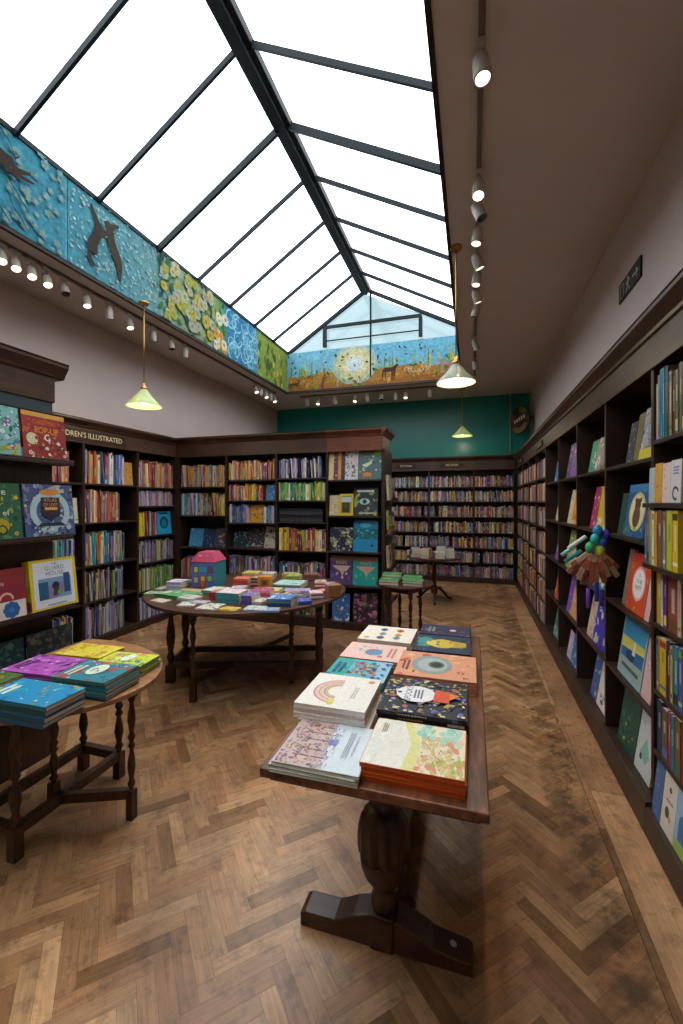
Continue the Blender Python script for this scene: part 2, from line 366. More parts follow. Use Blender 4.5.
# ------------------------------------------------------------------ books
NB = [0]
def book(M, w, h, t, cover, label, group=None, spine=None, art=None, hard=True, name='picture_book', cat='book', sp_art=True, pages=True, edge=None, seed=None):
    """local x: spine to fore edge, y: up the cover, z: back to front"""
    NB[0] += 1; rr = random.Random(NB[0]*13+5 if seed is None else seed)
    root = thing(name, label, cat, M, group); spine = spine or cover
    bt = .0022 if hard else .0007; ov = .003 if hard else .0; si = .0016 if hard else 0.
    mb = MB()
    mb.box(0, 0, t-bt, w, h, t, cover); mb.box(0, 0, 0, w, h, bt, edge or cover); mb.box(si, 0, bt, si+.0012, h, t-bt, spine)
    if art: art.emitto(mb, T(0, 0, t))
    if sp_art and t > .006:
        Ms = basis((0, 0, 1), (0, -1, 0), (-1, 0, 0), (si, h, 0))     # x across spine, y down it, z outward
        c = rr.choice([hx('#efe6cf'), hx('#e2c14e'), hx('#22201f'), hx('#f4f0e6')])
        if abs(sum(c)-sum(spine)) < .5: c = hx('#e8dcc0') if sum(spine) < .8 else hx('#26211f')
        def srect(x0, y0, x1, y1, cc, l=1): mb.face([Ms @ Vector((x*t, y*h, .0001*l)) for x, y in ((x0, y0), (x1, y0), (x1, y1), (x0, y1))], cc)
        k = rr.randrange(3)
        if k == 0: srect(0.02, .05, .98, .16, rr.choice(PAL)); srect(.02, .84, .98, .9, rr.choice(PAL))
        elif k == 1: srect(.02, .78, .98, .96, rr.choice(PAL))
        y = .24; y1 = rr.uniform(.42, .68); c = mixc(spine, c, .62)
        while y < y1:
            l = rr.uniform(.012, .03); srect(.36, y, .64, y+l, c, 2); y += l+.009
    mb.build('cover', PRINT, root)
    if pages:
        pb = MB(); pb.box(si+.0014, ov, bt+.0002, w-ov, h-ov, t-bt-.0002); pb.build('page_block', PAPER, root)
    return root
def up_lean(n, a):
    n = Vector(n); z = Vector((0, 0, 1)); return (z*math.cos(a)-n*math.sin(a)), (n*math.cos(a)+z*math.sin(a))
def face_out(o, n, w, h, t, cover, label, lean=.16, **k):
    """cover facing direction n, o = lower left corner of the back board seen from the front"""
    up, nn = up_lean(n, lean); x = up.cross(nn); return book(basis(x, up, nn, o), w, h, t, cover, label, **k)
def spine_out(o, n, dep, h, t, cover, label, tilt=0., **k):
    """spine facing n; o = lower corner on the spine plane, thickness runs along z = -n x Z"""
    n = Vector(n); y = Vector((0, 0, 1)); z = (-n).cross(y)
    if tilt: y, z = y*math.cos(tilt)+z*math.sin(tilt), z*math.cos(tilt)-y*math.sin(tilt)
    return book(basis(-n, y, z, o), dep, h, t, cover, label, **k)
def flat(cx, cy, z, w, h, t, ang, cover, label, **k):
    M = T(cx, cy, z) @ RZ(ang) @ T(-w/2, -h/2, 0); return book(M, w, h, t, cover, label, **k)

# stuff: the uncounted spines on the far shelves
STUFF = MB()
def fill_row(M, x0, x1, z, hmin, hmax, pal, rr, tmin=.012, tmax=.034, dep=.17, front=.02, gap=0., maxz=None, tops=True):
    x = x0
    while x < x1-.008:
        t = min(rr.uniform(tmin, tmax), x1-x); h = rr.uniform(hmin, hmax)
        if rr.random() < gap: x += rr.uniform(.03, .08); continue
        c = rr.choice(pal); c = tuple(max(.004, min(.85, q*rr.uniform(.75, 1.2))) for q in c); f = front+rr.uniform(0, .012)
        L = M
        if rr.random() < .16 and x > x0 and x+t+h*.12 < x1: a = rr.uniform(.03, .1); x += h*math.sin(a)+.002; L = M @ T(x, 0, z+.001) @ Matrix.Rotation(-a, 4, 'Y') @ T(-x, 0, -z-.001)
        STUFF.box(x, f, z+.001, x+t-.0012, f+dep, z+h, c, L, cols=[c, hx('#cfc4b0'), c, c, c, c])
        c2 = hx('#e8dcc0') if sum(c) < .75 else hx('#2a2422')
        if rr.random() < .3: c2 = rr.choice(pal)
        c2 = mixc(c, c2, .5); u0, u1 = (.32, .68) if t > .016 else (.35, .65)
        a0 = rr.uniform(.15, .35); a1 = a0+rr.uniform(.2, .45); e = .0006
        STUFF.face([L @ Vector((x+(t)*u, f-e, z+h*q)) for u, q in ((u0, a0), (u1, a0), (u1, a1), (u0, a1))], c2)
        if rr.random() < .55:
            b0 = rr.choice([.03, .82]); c3 = rr.choice(pal)
            STUFF.face([L @ Vector((x+(t-.0012)*u, f-e, z+h*q)) for u, q in ((0, b0), (1, b0), (1, b0+.12), (0, b0+.12))], c3)
        x += t

# ================================================================== SETTING
XL, XR, YB, YF, ZC = -4.2, 1.05, 8.75, -2.6, 3.6
SX0, SX1, SY0, SY1 = -3.37, -.178, -1.3, 7.45
EX1 = .10                                             # right eaves, above the ceiling          # skylight opening
RX, RZ_, FZ = -1.815, 5.38, 4.37                       # ridge line, eaves height
# floor: herringbone blocks, straight boards along the right bookcase
fl = MB(); Wb, nb = .056, 5; s2 = math.sqrt(.5); tones = [hx(c) for c in ('#a27a57', '#9c7453', '#aa835e', '#93694a', '#ad8864', '#9f7755', '#85603f', '#a67f5c')]
def floor_block(p0, q0, dp, dq):
    g = .0004
    cor = [(p0+g, q0+g), (p0+dp-g, q0+g), (p0+dp-g, q0+dq-g), (p0+g, q0+dq-g)]
    ou, ov = R.uniform(0, 30), R.uniform(0, 30); uvs = [(0, 0), (dp, 0), (dp, dq), (0, dq)]
    pts = []
    for (p, q), (u, v) in zip(cor, uvs):
        if dq > dp: u, v = v, u
        pts.append(((p-q)*s2, (p+q)*s2, ou+u, ov+v))
    if max(p[0] for p in pts) < XL or min(p[0] for p in pts) > .57 or max(p[1] for p in pts) < YF or min(p[1] for p in pts) > YB: return
    pts = clip_poly(pts, 0, .568, True)
    if len(pts) < 3: return
    c = R.choice(tones); k = R.uniform(.86, 1.1) if R.random() > .07 else R.choice([1.3, 1.3, .68])
    c = mixc(c, (sum(c)/3,)*3, -.03); fl.face([(p[0], p[1], 0) for p in pts], tuple(x*k for x in c)); fl.uv += [(p[2], p[3]) for p in pts]
rngi = 262
for r in range(-rngi, rngi):
    for m in range(-30, 31):
        x = r+2*nb*m
        if abs(x) < rngi: floor_block(x*Wb, r*Wb, nb*Wb, Wb)
        y = r-2*nb-2*nb*m+1
        if abs(y) < rngi: floor_block(r*Wb, y*Wb, Wb, nb*Wb)
for i, (a, b) in enumerate(((.57, .60), (.60, .76), (.76, 1.05))):
    y = YF
    while y < YB:
        l = R.uniform(.9, 1.6); c = R.choice(tones); k = R.uniform(1., 1.25); e = min(y+l, YB)
        fl.face([(a+.0007, y, 0), (b-.0007, y, 0), (b-.0007, e-.001, 0), (a+.0007, e-.001, 0)], tuple(q*k for q in c))
        o = R.uniform(0, 9); fl.uv += [(y, a+o), (y, b+o), (e, b+o), (e, a+o)]; y = e
c = hx('#2a1a10'); fl.face([(XL, YF, -.004), (XR, YF, -.004), (XR, YB, -.004), (XL, YB, -.004)], c); fl.uv += [(0, 0)]*4
struct('floor', fl, FLOORM)
mb = MB(); t = .12
for x0, y0, x1, y1 in ((XL, YF, SX0, YB), (SX1, YF, XR, YB), (SX0, YF, SX1, SY0), (SX0, SY1+.06, SX1, YB)): mb.box(x0, y0, ZC, x1, y1, ZC+t)
struct('ceiling', mb, PLASTER)
mb = MB(); mb.box(XL-.1, YF, 0, XL, YB, ZC+t); struct('wall_left', mb, WALLP)
mb = MB(); mb.box(XR, YF, 0, XR+.1, YB, ZC+t); struct('wall_right', mb, WALLP)
mb = MB(); mb.box(XL-.1, YB, 0, XR+.1, YB+.1, ZC+t); struct('wall_back', mb, TEAL)
mb = MB(); mb.box(XL-.1, YF-.1, 0, XR+.1, YF, ZC+t); struct('wall_front', mb, WALLP)
# skylight upstands
mb = MB(); mb.box(SX0-.08, SY0, ZC+t, SX0-.02, SY1, FZ); struct('wall_skylight_left', mb, UPST)
mb = MB(); mb.box(EX1+.0, SY0, ZC+t, EX1+.06, SY1, FZ); struct('wall_skylight_right', mb, UPST)
mb = MB(); mb.prism([(SX0-.08, ZC+t), (EX1+.06, ZC+t), (EX1+.06, FZ), (RX, RZ_), (SX0-.08, FZ)], 'y', SY0-.06, SY0); struct('wall_skylight_front', mb, UPST)
mb = MB(); mb.box(SX0-.08, SY1+.0, ZC, SX1+.0, SY1+.06, FZ-.02); mb.box(SX1, SY1, ZC+t, EX1+.06, SY1+.06, FZ-.02); struct('wall_skylight_back', mb, UPST)
mb = MB(); mb.box(SX0-.02, SY0, ZC-.012, SX0+.012, SY1, ZC+.03); mb.box(SX1-.012, SY0, ZC-.012, SX1+.015, SY1, ZC+.03); mb.box(SX0-.02, SY1-.015, ZC-.012, SX1, SY1+.03, ZC+.03)
struct('trim_1', mb, simple('opening_trim', hx('#2a221e'), .6, 0, .3, .1, 12))

# ---- skylight window: rafters, ridge, panes
sky = bpy.data.objects.new('window_1', None); C.objects.link(sky); sky['kind'] = 'structure'
def slope_pt(side, y, t, dz=0):
    x0 = SX0 if side < 0 else EX1
    return Vector((x0+(RX-x0)*t, y, FZ+(RZ_-FZ)*t+dz))
bars = [-1.27, -.55, .15, .88, 1.62, 2.38, 3.14, 3.93, 4.65, 5.40, 6.12, 6.80, 7.43]
for side in (-1, 1):
    for i, y in enumerate(bars):
        w = .034 if i == 7 else (.026 if i < 7 else .018); d = .07 if i == 7 else .05
        A, B = slope_pt(side, y, 0), slope_pt(side, y, 1); dv = (B-A).normalized(); nrm = Vector((-dv.z, 0, dv.x))*side*-1
        if nrm.z < 0: nrm = -nrm
        mb = MB()
        vs = [p+Vector((0, sy*w/2, 0))+nrm*e for p in (A, B) for e in (-d, 0) for sy in (-1, 1)]
        mb.grid(vs, [(0, 1, 3, 2), (4, 6, 7, 5), (0, 4, 5, 1), (2, 3, 7, 6), (0, 2, 6, 4), (1, 5, 7, 3)])
        mb.build('glazing_bar', STEEL, sky)
        if i < len(bars)-1:
            y2 = bars[i+1]; mb = MB()
            q = [slope_pt(side, y+w/2, .0)+nrm*.004, slope_pt(side, y2-w/2, .0)+nrm*.004, slope_pt(side, y2-w/2, 1)+nrm*.004, slope_pt(side, y+w/2, 1)+nrm*.004]
            mb.face(q); mb.build('glass_pane', PANE, sky)
mb = MB(); mb.box(RX-.085, SY0, RZ_-.12, RX+.03, SY1, RZ_+.0); mb.box(RX+.03, SY0, RZ_-.09, RX+.085, SY1, RZ_-.005); mb.build('ridge_beam', RIDGE, sky, bevel=.006)
mb = MB(); mb.box(SX0-.02, SY0, FZ-.03, SX0+.03, SY1, FZ+.012); mb.build('eaves_bar', STEEL, sky)
mb = MB(); mb.box(EX1-.03, SY0, FZ-.03, EX1+.02, SY1, FZ+.012); mb.build('eaves_bar', STEEL, sky)
# gable window at the far end
gw = bpy.data.objects.new('window_2', None); C.objects.link(gw); gw['kind'] = 'structure'
gy = SY1+.02
mb = MB(); mb.face([(SX0, gy+.02, FZ-.01), (RX-.06, gy+.02, FZ-.01), (RX-.06, gy+.02, RZ_-.07)]); mb.build('glass_pane', GPANE, gw)
mb = MB(); mb.face([(RX-.06, gy+.02, FZ-.01), (EX1, gy+.02, FZ-.01), (RX-.06, gy+.02, RZ_-.07)]); mb.build('glass_pane', GPANE, gw)
mb = MB(); mb.box(RX+.06, gy-.035, FZ-.6, RX+.09, gy-.012, RZ_-.08); mb.build('mullion', GABLE, gw)
mb = MB(); mb.box(-2.62, gy-.055, 4.735, -.83, gy-.015, 4.785); mb.build('hopper_rail', GABLE, gw)
mb = MB(); mb.box(-2.58, gy-.04, 4.50, -.84, gy-.02, 4.518); mb.build('lower_rail', GABLE, gw)
for x in (-2.6, -.85):
    mb = MB(); mb.box(x-.03, gy-.09, 4.39, x+.03, gy-.02, 4.735); mb.build('hopper_stay', GABLE, gw)
for side in (-1, 1):
    A, B = slope_pt(side, gy-.015, 0), slope_pt(side, gy-.015, 1); mb = MB(); d = Vector((0, 0, -.06))
    mb.grid([A, B, B+d, A+d]+[p+Vector((0, .03, 0)) for p in (A, B, B+d, A+d)], [(0, 1, 2, 3), (7, 6, 5, 4), (3, 2, 6, 7), (0, 4, 5, 1), (0, 3, 7, 4), (1, 5, 6, 2)]); mb.build('gable_rake', GABLE, gw)

# ---- murals
def mural_board(name, label, M, w, h):
    o = thing(name, label, 'mural', M, 'painted panels round the skylight'); return o
def strips(a, stops, n=24):
    """vertical bands of plain colour running through the stops"""
    for i in range(n):
        f = (i+.5)/n
        for (p, c), (q, c2) in zip(stops, stops[1:]):
            if p <= f <= q: a.rect(i/n, 0, (i+1)/n, 1, mixc(c, c2, (f-p)/(q-p))); break
    a.l = 2; a.it = [(p, c, 1) for p, c, l in a.it]
def hare(a, cx, cy, s, c, flip=1, rear=True):
    k = a.w/a.h; P = lambda x, y: (cx+flip*x*s/k, cy+y*s)
    if rear:
        a.poly([P(-.16, -.5), (P(-.04, -.52)), P(-.02, -.3), P(.06, -.1), P(.1, .15), P(.06, .34), P(-.06, .3), P(-.12, .05), P(-.2, -.2)], c)   # standing trunk
        a.ell(*P(.08, .4), .085*s/k, .075*s/k, c, 12); a.poly([P(.04, .44), P(-.02, .8), P(.06, .82), P(.12, .45)], c)
        a.poly([P(.04, .2), P(.26, .3), P(.27, .24), P(.08, .1)], c); a.poly([P(-.14, -.45), P(.1, -.56), P(.09, -.5), P(-.04, -.4)], c)
    else:
        a.poly([P(-.5, .1), P(-.2, .2), P(.1, .16), P(.3, .2), P(.32, .05), P(.1, -.02), P(-.3, -.04), P(-.5, 0)], c)
        a.ell(*P(.38, .2), .1*s/k, .08*s/k, c, 12); a.poly([P(.33, .24), P(.12, .42), P(.18, .46), P(.4, .28)], c)
        a.poly([P(-.48, .06), P(-.8, -.06), P(-.82, -.13), P(-.4, -.02)], c); a.poly([P(-.4, .02), P(-.66, -.22), P(-.6, -.26), P(-.28, -.02)], c)
        a.poly([P(.2, .05), P(.5, -.1), P(.48, -.15), P(.1, -.03)], c)
def deer(a, cx, cy, s, c, flip=1):
    k = a.w/a.h; P = lambda x, y: (cx+flip*x*s/k, cy+y*s)
    a.poly([P(-.4, .1), P(-.2, .25), P(.2, .22), P(.35, .35), P(.5, .4), P(.62, .3), P(.5, .27), P(.4, .05), P(.2, -.02), P(-.3, -.02)], c)
    for x in (-.34, -.2, .2, .32): a.poly([P(x-.04, .02), P(x+.05, .02), P(x+.02, -.45), P(x-.03, -.45)], c)
rr = random.Random(3)
h_m = FZ-.02-ZC-.02
def left_mural(y0, y1, label, fn):
    w = y1-y0-.004; M = basis((0, 1, 0), (0, 0, 1), (1, 0, 0), (SX0, y0, ZC+.02)); o = mural_board('mural_panel', label, M, w, h_m)
    mb = MB(); mb.box(0, 0, .0015, w, h_m, .016, hx('#4f9db0')); a = Art(w, h_m); fn(a, w)
    a.emitto(mb, T(0, 0, .016), .00004); mb.build('painted_board', MURAL, o); return o
BL1, BL2, TL = hx('#1f7a9a'), hx('#3f95ac'), hx('#6fa3a5')
def m_blossom(a, w):
    strips(a, [(0, hx('#1a6d8d')), (.5, BL1), (1, BL2)], 50)
    k = a.w/a.h
    for i in range(int(380*w/4)):
        x, y = rr.random(), rr.random(); a.flower(x, y, rr.uniform(.03, .05)/k, mixc(hx('#7fa9ab'), BL2, rr.random()*.7), hx('#9fae86'), 5)
    for i in range(int(6*w)):
        x, y = rr.random(), rr.random(); pts = [(x, y)]
        for j in range(4): x += rr.uniform(.02, .09)/k*1.3; y += rr.uniform(-.16, .1); pts.append((x, y))
        for p, q in zip(pts, pts[1:]): a.poly([(p[0], p[1]-.012), (q[0], q[1]-.008), (q[0], q[1]+.008), (p[0], p[1]+.012)], hx('#173442'))
left_mural(SY0+.004, 2.828, 'blue mural panel of pale blossom branches and a leaping hare beside the skylight', lambda a, w: (m_blossom(a, w), [a.poly(q, hx('#33261c')) for q in ([(.83, .70), (.8539, .72), (.8687, .70), (.882, .699), (.888, .62), (.87, .56), (.83, .50)], [(.875, .64), (.8937, .64), (.9162, .677), (.9155, .645), (.8978, .586), (.884, .56)], [(.87, .58), (.8978, .586), (.9247, .601), (.9213, .573), (.891, .53), (.868, .52)])]))
def m_boxing(a, w):
    strips(a, [(0, hx('#4496ac')), (.35, hx('#609fab')), (.5, TL), (.62, hx('#93aa8e')), (1, hx('#98a878'))], 50); k = a.w/a.h
    for i in range(420):
        x, y = rr.random()*.62, rr.random(); a.ell(x, y, rr.uniform(.012, .03)/k, rr.uniform(.01, .02)/k, mixc(hx('#b9d8d8'), BL2, rr.random()*.8), 7, rr.random()*3)
    q1, q2 = hx('#33302c'), hx('#3f372c')
    a.poly([(.0932, .871), (.1038, .892), (.128, .792), (.143, .74), (.138, .69), (.122, .70), (.1112, .749)], q1); a.poly([(.143, .74), (.16, .685), (.172, .59), (.150, .523), (.1333, .40), (.1181, .42), (.0932, .466), (.112, .56), (.1181, .62), (.122, .70)], q1)
    a.poly([(.0932, .47), (.135, .43), (.1333, .34), (.118, .29), (.0853, .30), (.0803, .36)], q1); a.poly([(.0803, .33), (.100, .29), (.104, .21), (.1255, .137), (.1038, .111), (.0853, .193)], q1); a.poly([(.118, .31), (.134, .34), (.1292, .278), (.112, .262)], q1)
    a.poly([(.1688, .796), (.1887, .833), (.2099, .815), (.2186, .77), (.222, .70), (.182, .66)], q2); a.poly([(.205, .82), (.2468, .877), (.25, .845), (.2186, .775)], q2)
    a.poly([(.176, .68), (.222, .70), (.2269, .615), (.2495, .505), (.2685, .40), (.235, .31), (.2062, .434), (.1863, .545)], q2); a.poly([(.2246, .33), (.2685, .42), (.2685, .296), (.2597, .133), (.2445, .125), (.2445, .229)], q2); a.poly([(.1513, .655), (.182, .69), (.182, .645), (.1536, .565)], q2)
    gr = [hx('#1f6b46'), hx('#2f7d45'), hx('#174f3a'), hx('#5d8f3a')]
    for i in range(70): a.leaf(rr.uniform(.5, 1), rr.random(), rr.uniform(.1, .2)/k, rr.uniform(1, 2.6), rr.choice(gr))
    fc = [hx('#bfb98e'), hx('#bfae45'), hx('#a9b5a5'), hx('#a3ad52'), hx('#b5bfa0')]
    for i in range(44): a.flower(rr.uniform(.52, 1), rr.random()*.9, rr.uniform(.07, .12)/k, rr.choice(fc), rr.choice([hx('#a0842d'), hx('#b98a3a'), hx('#8f8f3a')]), 7)
left_mural(2.832, 5.0, 'mural panel of two boxing hares on pale blue turning to yellow flowers', m_boxing)
def m_swirl(a, w):
    strips(a, [(0, hx('#8fa86a')), (.08, hx('#6f9f64')), (.14, hx('#2f86b8')), (.46, hx('#3793c4')), (.54, hx('#8aa544')), (.85, hx('#95a53a')), (1, hx('#7f983e'))], 50); k = a.w/a.h
    gr = [hx('#1f6b46'), hx('#2f7d45'), hx('#5d8f3a')]
    for i in range(34): a.leaf(rr.uniform(0, .13), rr.random(), rr.uniform(.1, .18)/k, rr.uniform(1, 2.6), rr.choice(gr))
    for i in range(14): a.flower(rr.uniform(0, .12), rr.random()*.9, rr.uniform(.07, .12)/k, rr.choice([hx('#e9e3b8'), hx('#e0a13e'), hx('#d8e0cf')]), hx('#d3762b'), 7)
    for i in range(26):
        x, y, r = rr.uniform(.15, .48), rr.uniform(.1, .95), rr.uniform(.08, .2)/k
        a.ring(x, y, r*.8, r, hx('#9fe0f2'), 0, 4.6, 12, rr.random()*6); a.ring(x, y, r*.4, r*.55, hx('#74c6ea'), 0, 4.6, 10, rr.random()*6)
    for i in range(40): a.leaf(rr.uniform(.52, .98), rr.random()*.8, rr.uniform(.12, .24)/k, rr.uniform(1.1, 2.1), rr.choice([hx('#5f7a2c'), hx('#6d6552'), hx('#d3c75a'), hx('#40602a')]))
left_mural(5.004, SY1-.02, 'mural panel of bright blue swirls and lime green reeds at the far corner', m_swirl)
def m_gable(a, w):
    k = a.w/a.h
    strips(a, [(0, hx('#7fc3dc')), (1, hx('#6fb9d6'))], 2); a.rect(0, 0, 1, .36, hx('#c08a3c')); a.hills(.4, .035, hx('#b97f38'), rr, 16); a.hills(.14, .03, hx('#a56b30'), rr, 16)
    cx, cy = .416, .56
    for r, c in ((.135, '#9fc2c0'), (.125, '#b4c6b0'), (.112, '#c6cda8'), (.098, '#d3d3a4'), (.084, '#ddd8a4'), (.07, '#e4deae'), (.056, '#e8e4c0')): a.ell(cx, cy, r, r*.86, hx(c), 24)
    a.ell(cx, cy, .042, .042, hx('#dbe9ee'), 22)
    for i in range(34):
        x = rr.choice([rr.uniform(0, .3), rr.uniform(.56, 1)]); hh = rr.uniform(.12, .38); y0 = rr.uniform(.3, .42)
        a.poly([(x-.006, y0), (x+.006, y0), (x+.003, y0+hh), (x-.002, y0+hh)], rr.choice([hx('#a9b53c'), hx('#7f9a3a'), hx('#c6c04e')]))
    for i in range(60): a.leaf(rr.random(), rr.uniform(.05, .4), rr.uniform(.02, .04), rr.uniform(0, 3), rr.choice([hx('#8f5a28'), hx('#7f9a3a'), hx('#d0a24c'), hx('#5f7a2c')]))
    for i in range(46): a.leaf(rr.random(), rr.uniform(.35, .95), rr.uniform(.012, .022), rr.uniform(0, 6), hx('#28323a'))
    deer(a, .615, .3, .42, hx('#4b3226')); deer(a, .93, .34, .4, hx('#a79c92'), -1); hare(a, .23, .2, .4, hx('#7b5130')); hare(a, .05, .16, .3, hx('#5d4630'), 1, False); hare(a, .32, .16, .22, hx('#c7a58a'))
    for i in range(8): a.ring(.72+i*.018, .3, .012, .018, hx('#d9bd8f'), 0, 3.4, 8, i)
w_g = SX1-SX0-.02; M = basis((1, 0, 0), (0, 0, 1), (0, -1, 0), (SX0+.01, SY1-.002, ZC+.02)); o = mural_board('mural_panel', 'gable mural of a pale sun over a golden field with deer and hares', M, w_g, h_m)
mb = MB(); mb.box(0, 0, -.0, w_g, h_m, .012, hx('#7fc3dc')); a = Art(w_g, h_m); m_gable(a, w_g); a.emitto(mb, T(0, 0, .012), .00004); mb.build('painted_board', MURAL, o)

# ================================================================== BOOKCASES
def case_frame(facing, x, y):
    if facing == 'W': return basis((0, -1, 0), (1, 0, 0), (0, 0, 1), (x, y, 0))     # faces -X
    if facing == 'S': return basis((1, 0, 0), (0, 1, 0), (0, 0, 1), (x, y, 0))      # faces -Y
    return basis((0, 1, 0), (-1, 0, 0), (0, 0, 1), (x, y, 0))                        # faces +X
ZT = 2.13
def bookcase(label, M, w, dep, levels, group, ledge=()):
    """one bay: two sides, back, plinth, shelves; ledge = shelf numbers that reach forward"""
    o = thing('bookcase_bay', label, 'bookcase', M, group); e = .0015; s = .013
    for x0 in (e, w-e-s):
        mb = MB(); mb.box(x0, 0, 0, x0+s, dep, ZT+.02); mb.build('side_panel', W_DARK, o)
    mb = MB(); mb.box(e+s, dep-.012, levels[0], w-e-s, dep-.001, ZT+.02); mb.build('back_panel', W_DARK, o)
    mb = MB(); mb.box(e, -.028, 0, w-e, -.001, levels[0]-.012); mb.prism([(-.028, levels[0]-.012), (-.028, levels[0]-.004), (-.014, levels[0]), (-.001, levels[0]), (-.001, levels[0]-.012)], 'x', e, w-e); mb.build('plinth', W_DARK, o)
    for i, z in enumerate(levels):
        f = -.045 if i in ledge else 0
        mb = MB(); mb.box(e+s, f, z-.02, w-e-s, dep-.012, z); mb.build('shelf', W_DARK, o, bevel=.002)
    return M
def cornice(label, M, w, dep, ret=None, mat=W_FRIEZE, zt=2.37):
    """frieze board and crown moulding over a run of bays"""
    o = thing('bookcase_cornice', label, 'cornice', M, 'cornices over the bookcases')
    mb = MB(); mb.box(0, -.004, ZT+.021, w, dep-.002, zt-.07); mb.build('frieze', mat, o)
    y = -.004; r = ret or 0
    pr = [(y, zt-.085), (y-.012, zt-.08), (y-.016, zt-.066), (y-.03, zt-.05), (y-.05, zt-.03), (y-.058, zt-.022), (y-.058, zt-.004), (y-.064, zt), (dep-.002, zt), (dep-.002, zt-.069), (y+.001, zt-.069)]
    mb = MB(); mb.prism(pr, 'x', 0, w)
    if ret:                                                             # mitred return on the open end
        pr2 = [(w-.001, zt-.085), (w+.012, zt-.08), (w+.016, zt-.066), (w+.03, zt-.05), (w+.05, zt-.03), (w+.058, zt-.022), (w+.058, zt-.004), (w+.064, zt), (w-.001, zt)]
        mb.prism(pr2, 'y', y-.06, dep+.05)
    mb.build('crown_moulding', mat, o)
    mb = MB(); mb.box(0, -.012, ZT+.005, w, -.0045, ZT+.035); mb.build('rail', mat, o, bevel=.003)
    return o
def plaque(label, M, w, h, txt, size, name='section_sign', tw=None):
    o = thing(name, label, 'sign', M); mb = MB(); mb.box(-w/2, -.012, -h/2, w/2, 0, h/2, hx('#3d2418')); mb.box(-w/2+.008, -.0135, -h/2+.008, w/2-.008, -.012, h/2-.008, hx('#2a1712')); mb.build('plaque', SIGNP, o, bevel=.002)
    if txt:
        mb = MB()
        tp = text_polys(txt); xs = [q[0] for p in tp for q in p]; sx = tw/(max(xs)-min(xs)) if tw else size
        iv = sorted((min(q[0] for q in p), max(q[0] for q in p)) for p in tp); cut = 1e9; far_ = iv[0][1]; best = .45
        for a0, a1 in iv:
            if a0-far_ > best: best = a0-far_; cut = (a0+far_)/2
            far_ = max(far_, a1)
        for side in (0, 1):
            ps = [p for p in tp if (p[0][0] > cut) == bool(side)]
            if not ps: continue
            mb = MB()
            for p in ps: mb.face([(x*sx, -.0142, y*size) for x, y in p], hx('#e0c795'))
            mb.build('lettering', SIGNP, o)
    else:
        mb = MB()
        for i in range(7): x = -w*.32+i*w*.1; mb.box(x, -.0145, -h*.2, x+w*.045, -.0137, h*.2, hx('#b99a62'))
        mb.build('lettering', SIGNP, o)
    return o
LV5 = [.15, .55, .945, 1.34, 1.74]
LV7 = [.10, .377, .655, .945, 1.245, 1.54, 1.82]
# ---- right wall run
XF = .79; RD = .25
yr = [8.43, 7.50, 6.75, 6.0, 5.25, 4.5, 3.75, 3.0, 2.28, 1.53, .80]
RB = []
LVN = [.13, .41, .685, .985, 1.255, 1.525, 1.81]
names = ['against the back wall', 'second from the back wall', 'third from the back wall', 'fourth from the back wall', 'fifth from the camera', 'fourth from the camera', 'third from the camera',
         'beside the hanging bunch', 'nearest the camera with white board books', 'behind the camera side end']
for i in range(len(yr)-1):
    y1, y0 = yr[i], yr[i+1]; M = case_frame('W', XF, y1)
    lv = LV7 if i < 4 else (LV5 if i < 8 else LVN)
    bookcase('dark wood bookcase bay on the right wall, '+names[i], M, y1-y0, RD, lv, 'right wall bookcase bays', ledge=(4, 5) if i == 8 else ())
    RB.append((M, y1-y0, lv))
cornice('long dark cornice running over the right wall bookcases', case_frame('W', XF, 8.43), 8.43-.8, RD)
plaque('small gilt lettered sign on the right cornice near the back corner', case_frame('W', XF-.005, 7.6) @ T(0, 0, 2.215), .42, .075, None, 0)
plaque('small gilt lettered sign on the right cornice nearer the camera', case_frame('W', XF-.005, 5.6) @ T(0, 0, 2.215), .42, .075, None, 0)
# ---- fiction run at the back
YFC = 8.45
for i, (x0, x1, lab) in enumerate(((-1.65, -.808, 'left of the three fiction bays'), (-.808, .033, 'middle of the three fiction bays'), (.033, .755, 'right of the three fiction bays'), (-2.45, -1.65, 'mostly hidden behind the bookcase end'))):
    M = case_frame('S', x0, YFC); bookcase('dark seven shelf bookcase bay on the back wall, '+lab, M, x1-x0, .28, LV7, 'back wall bookcase bays')
    rr = random.Random(50+i)
    for z in LV7:
        fill_row(M, .02, x1-x0-.02, z, .17, .215, PALF, rr, .012, .03, .13, .012, .01)
cornice('dark cornice over the fiction bookcases on the back wall', case_frame('S', -2.45, YFC), 3.2, .28, zt=2.40)
plaque('dark plaque with gilt word FICTION over the left back bay', case_frame('S', -1.25, YFC-.005) @ T(0, 0, 2.24), .42, .09, 'FICTION', .042)
plaque('dark plaque with gilt word FICTION over the middle back bay', case_frame('S', -.37, YFC-.005) @ T(0, 0, 2.24), .46, .09, 'FICTION', .042)
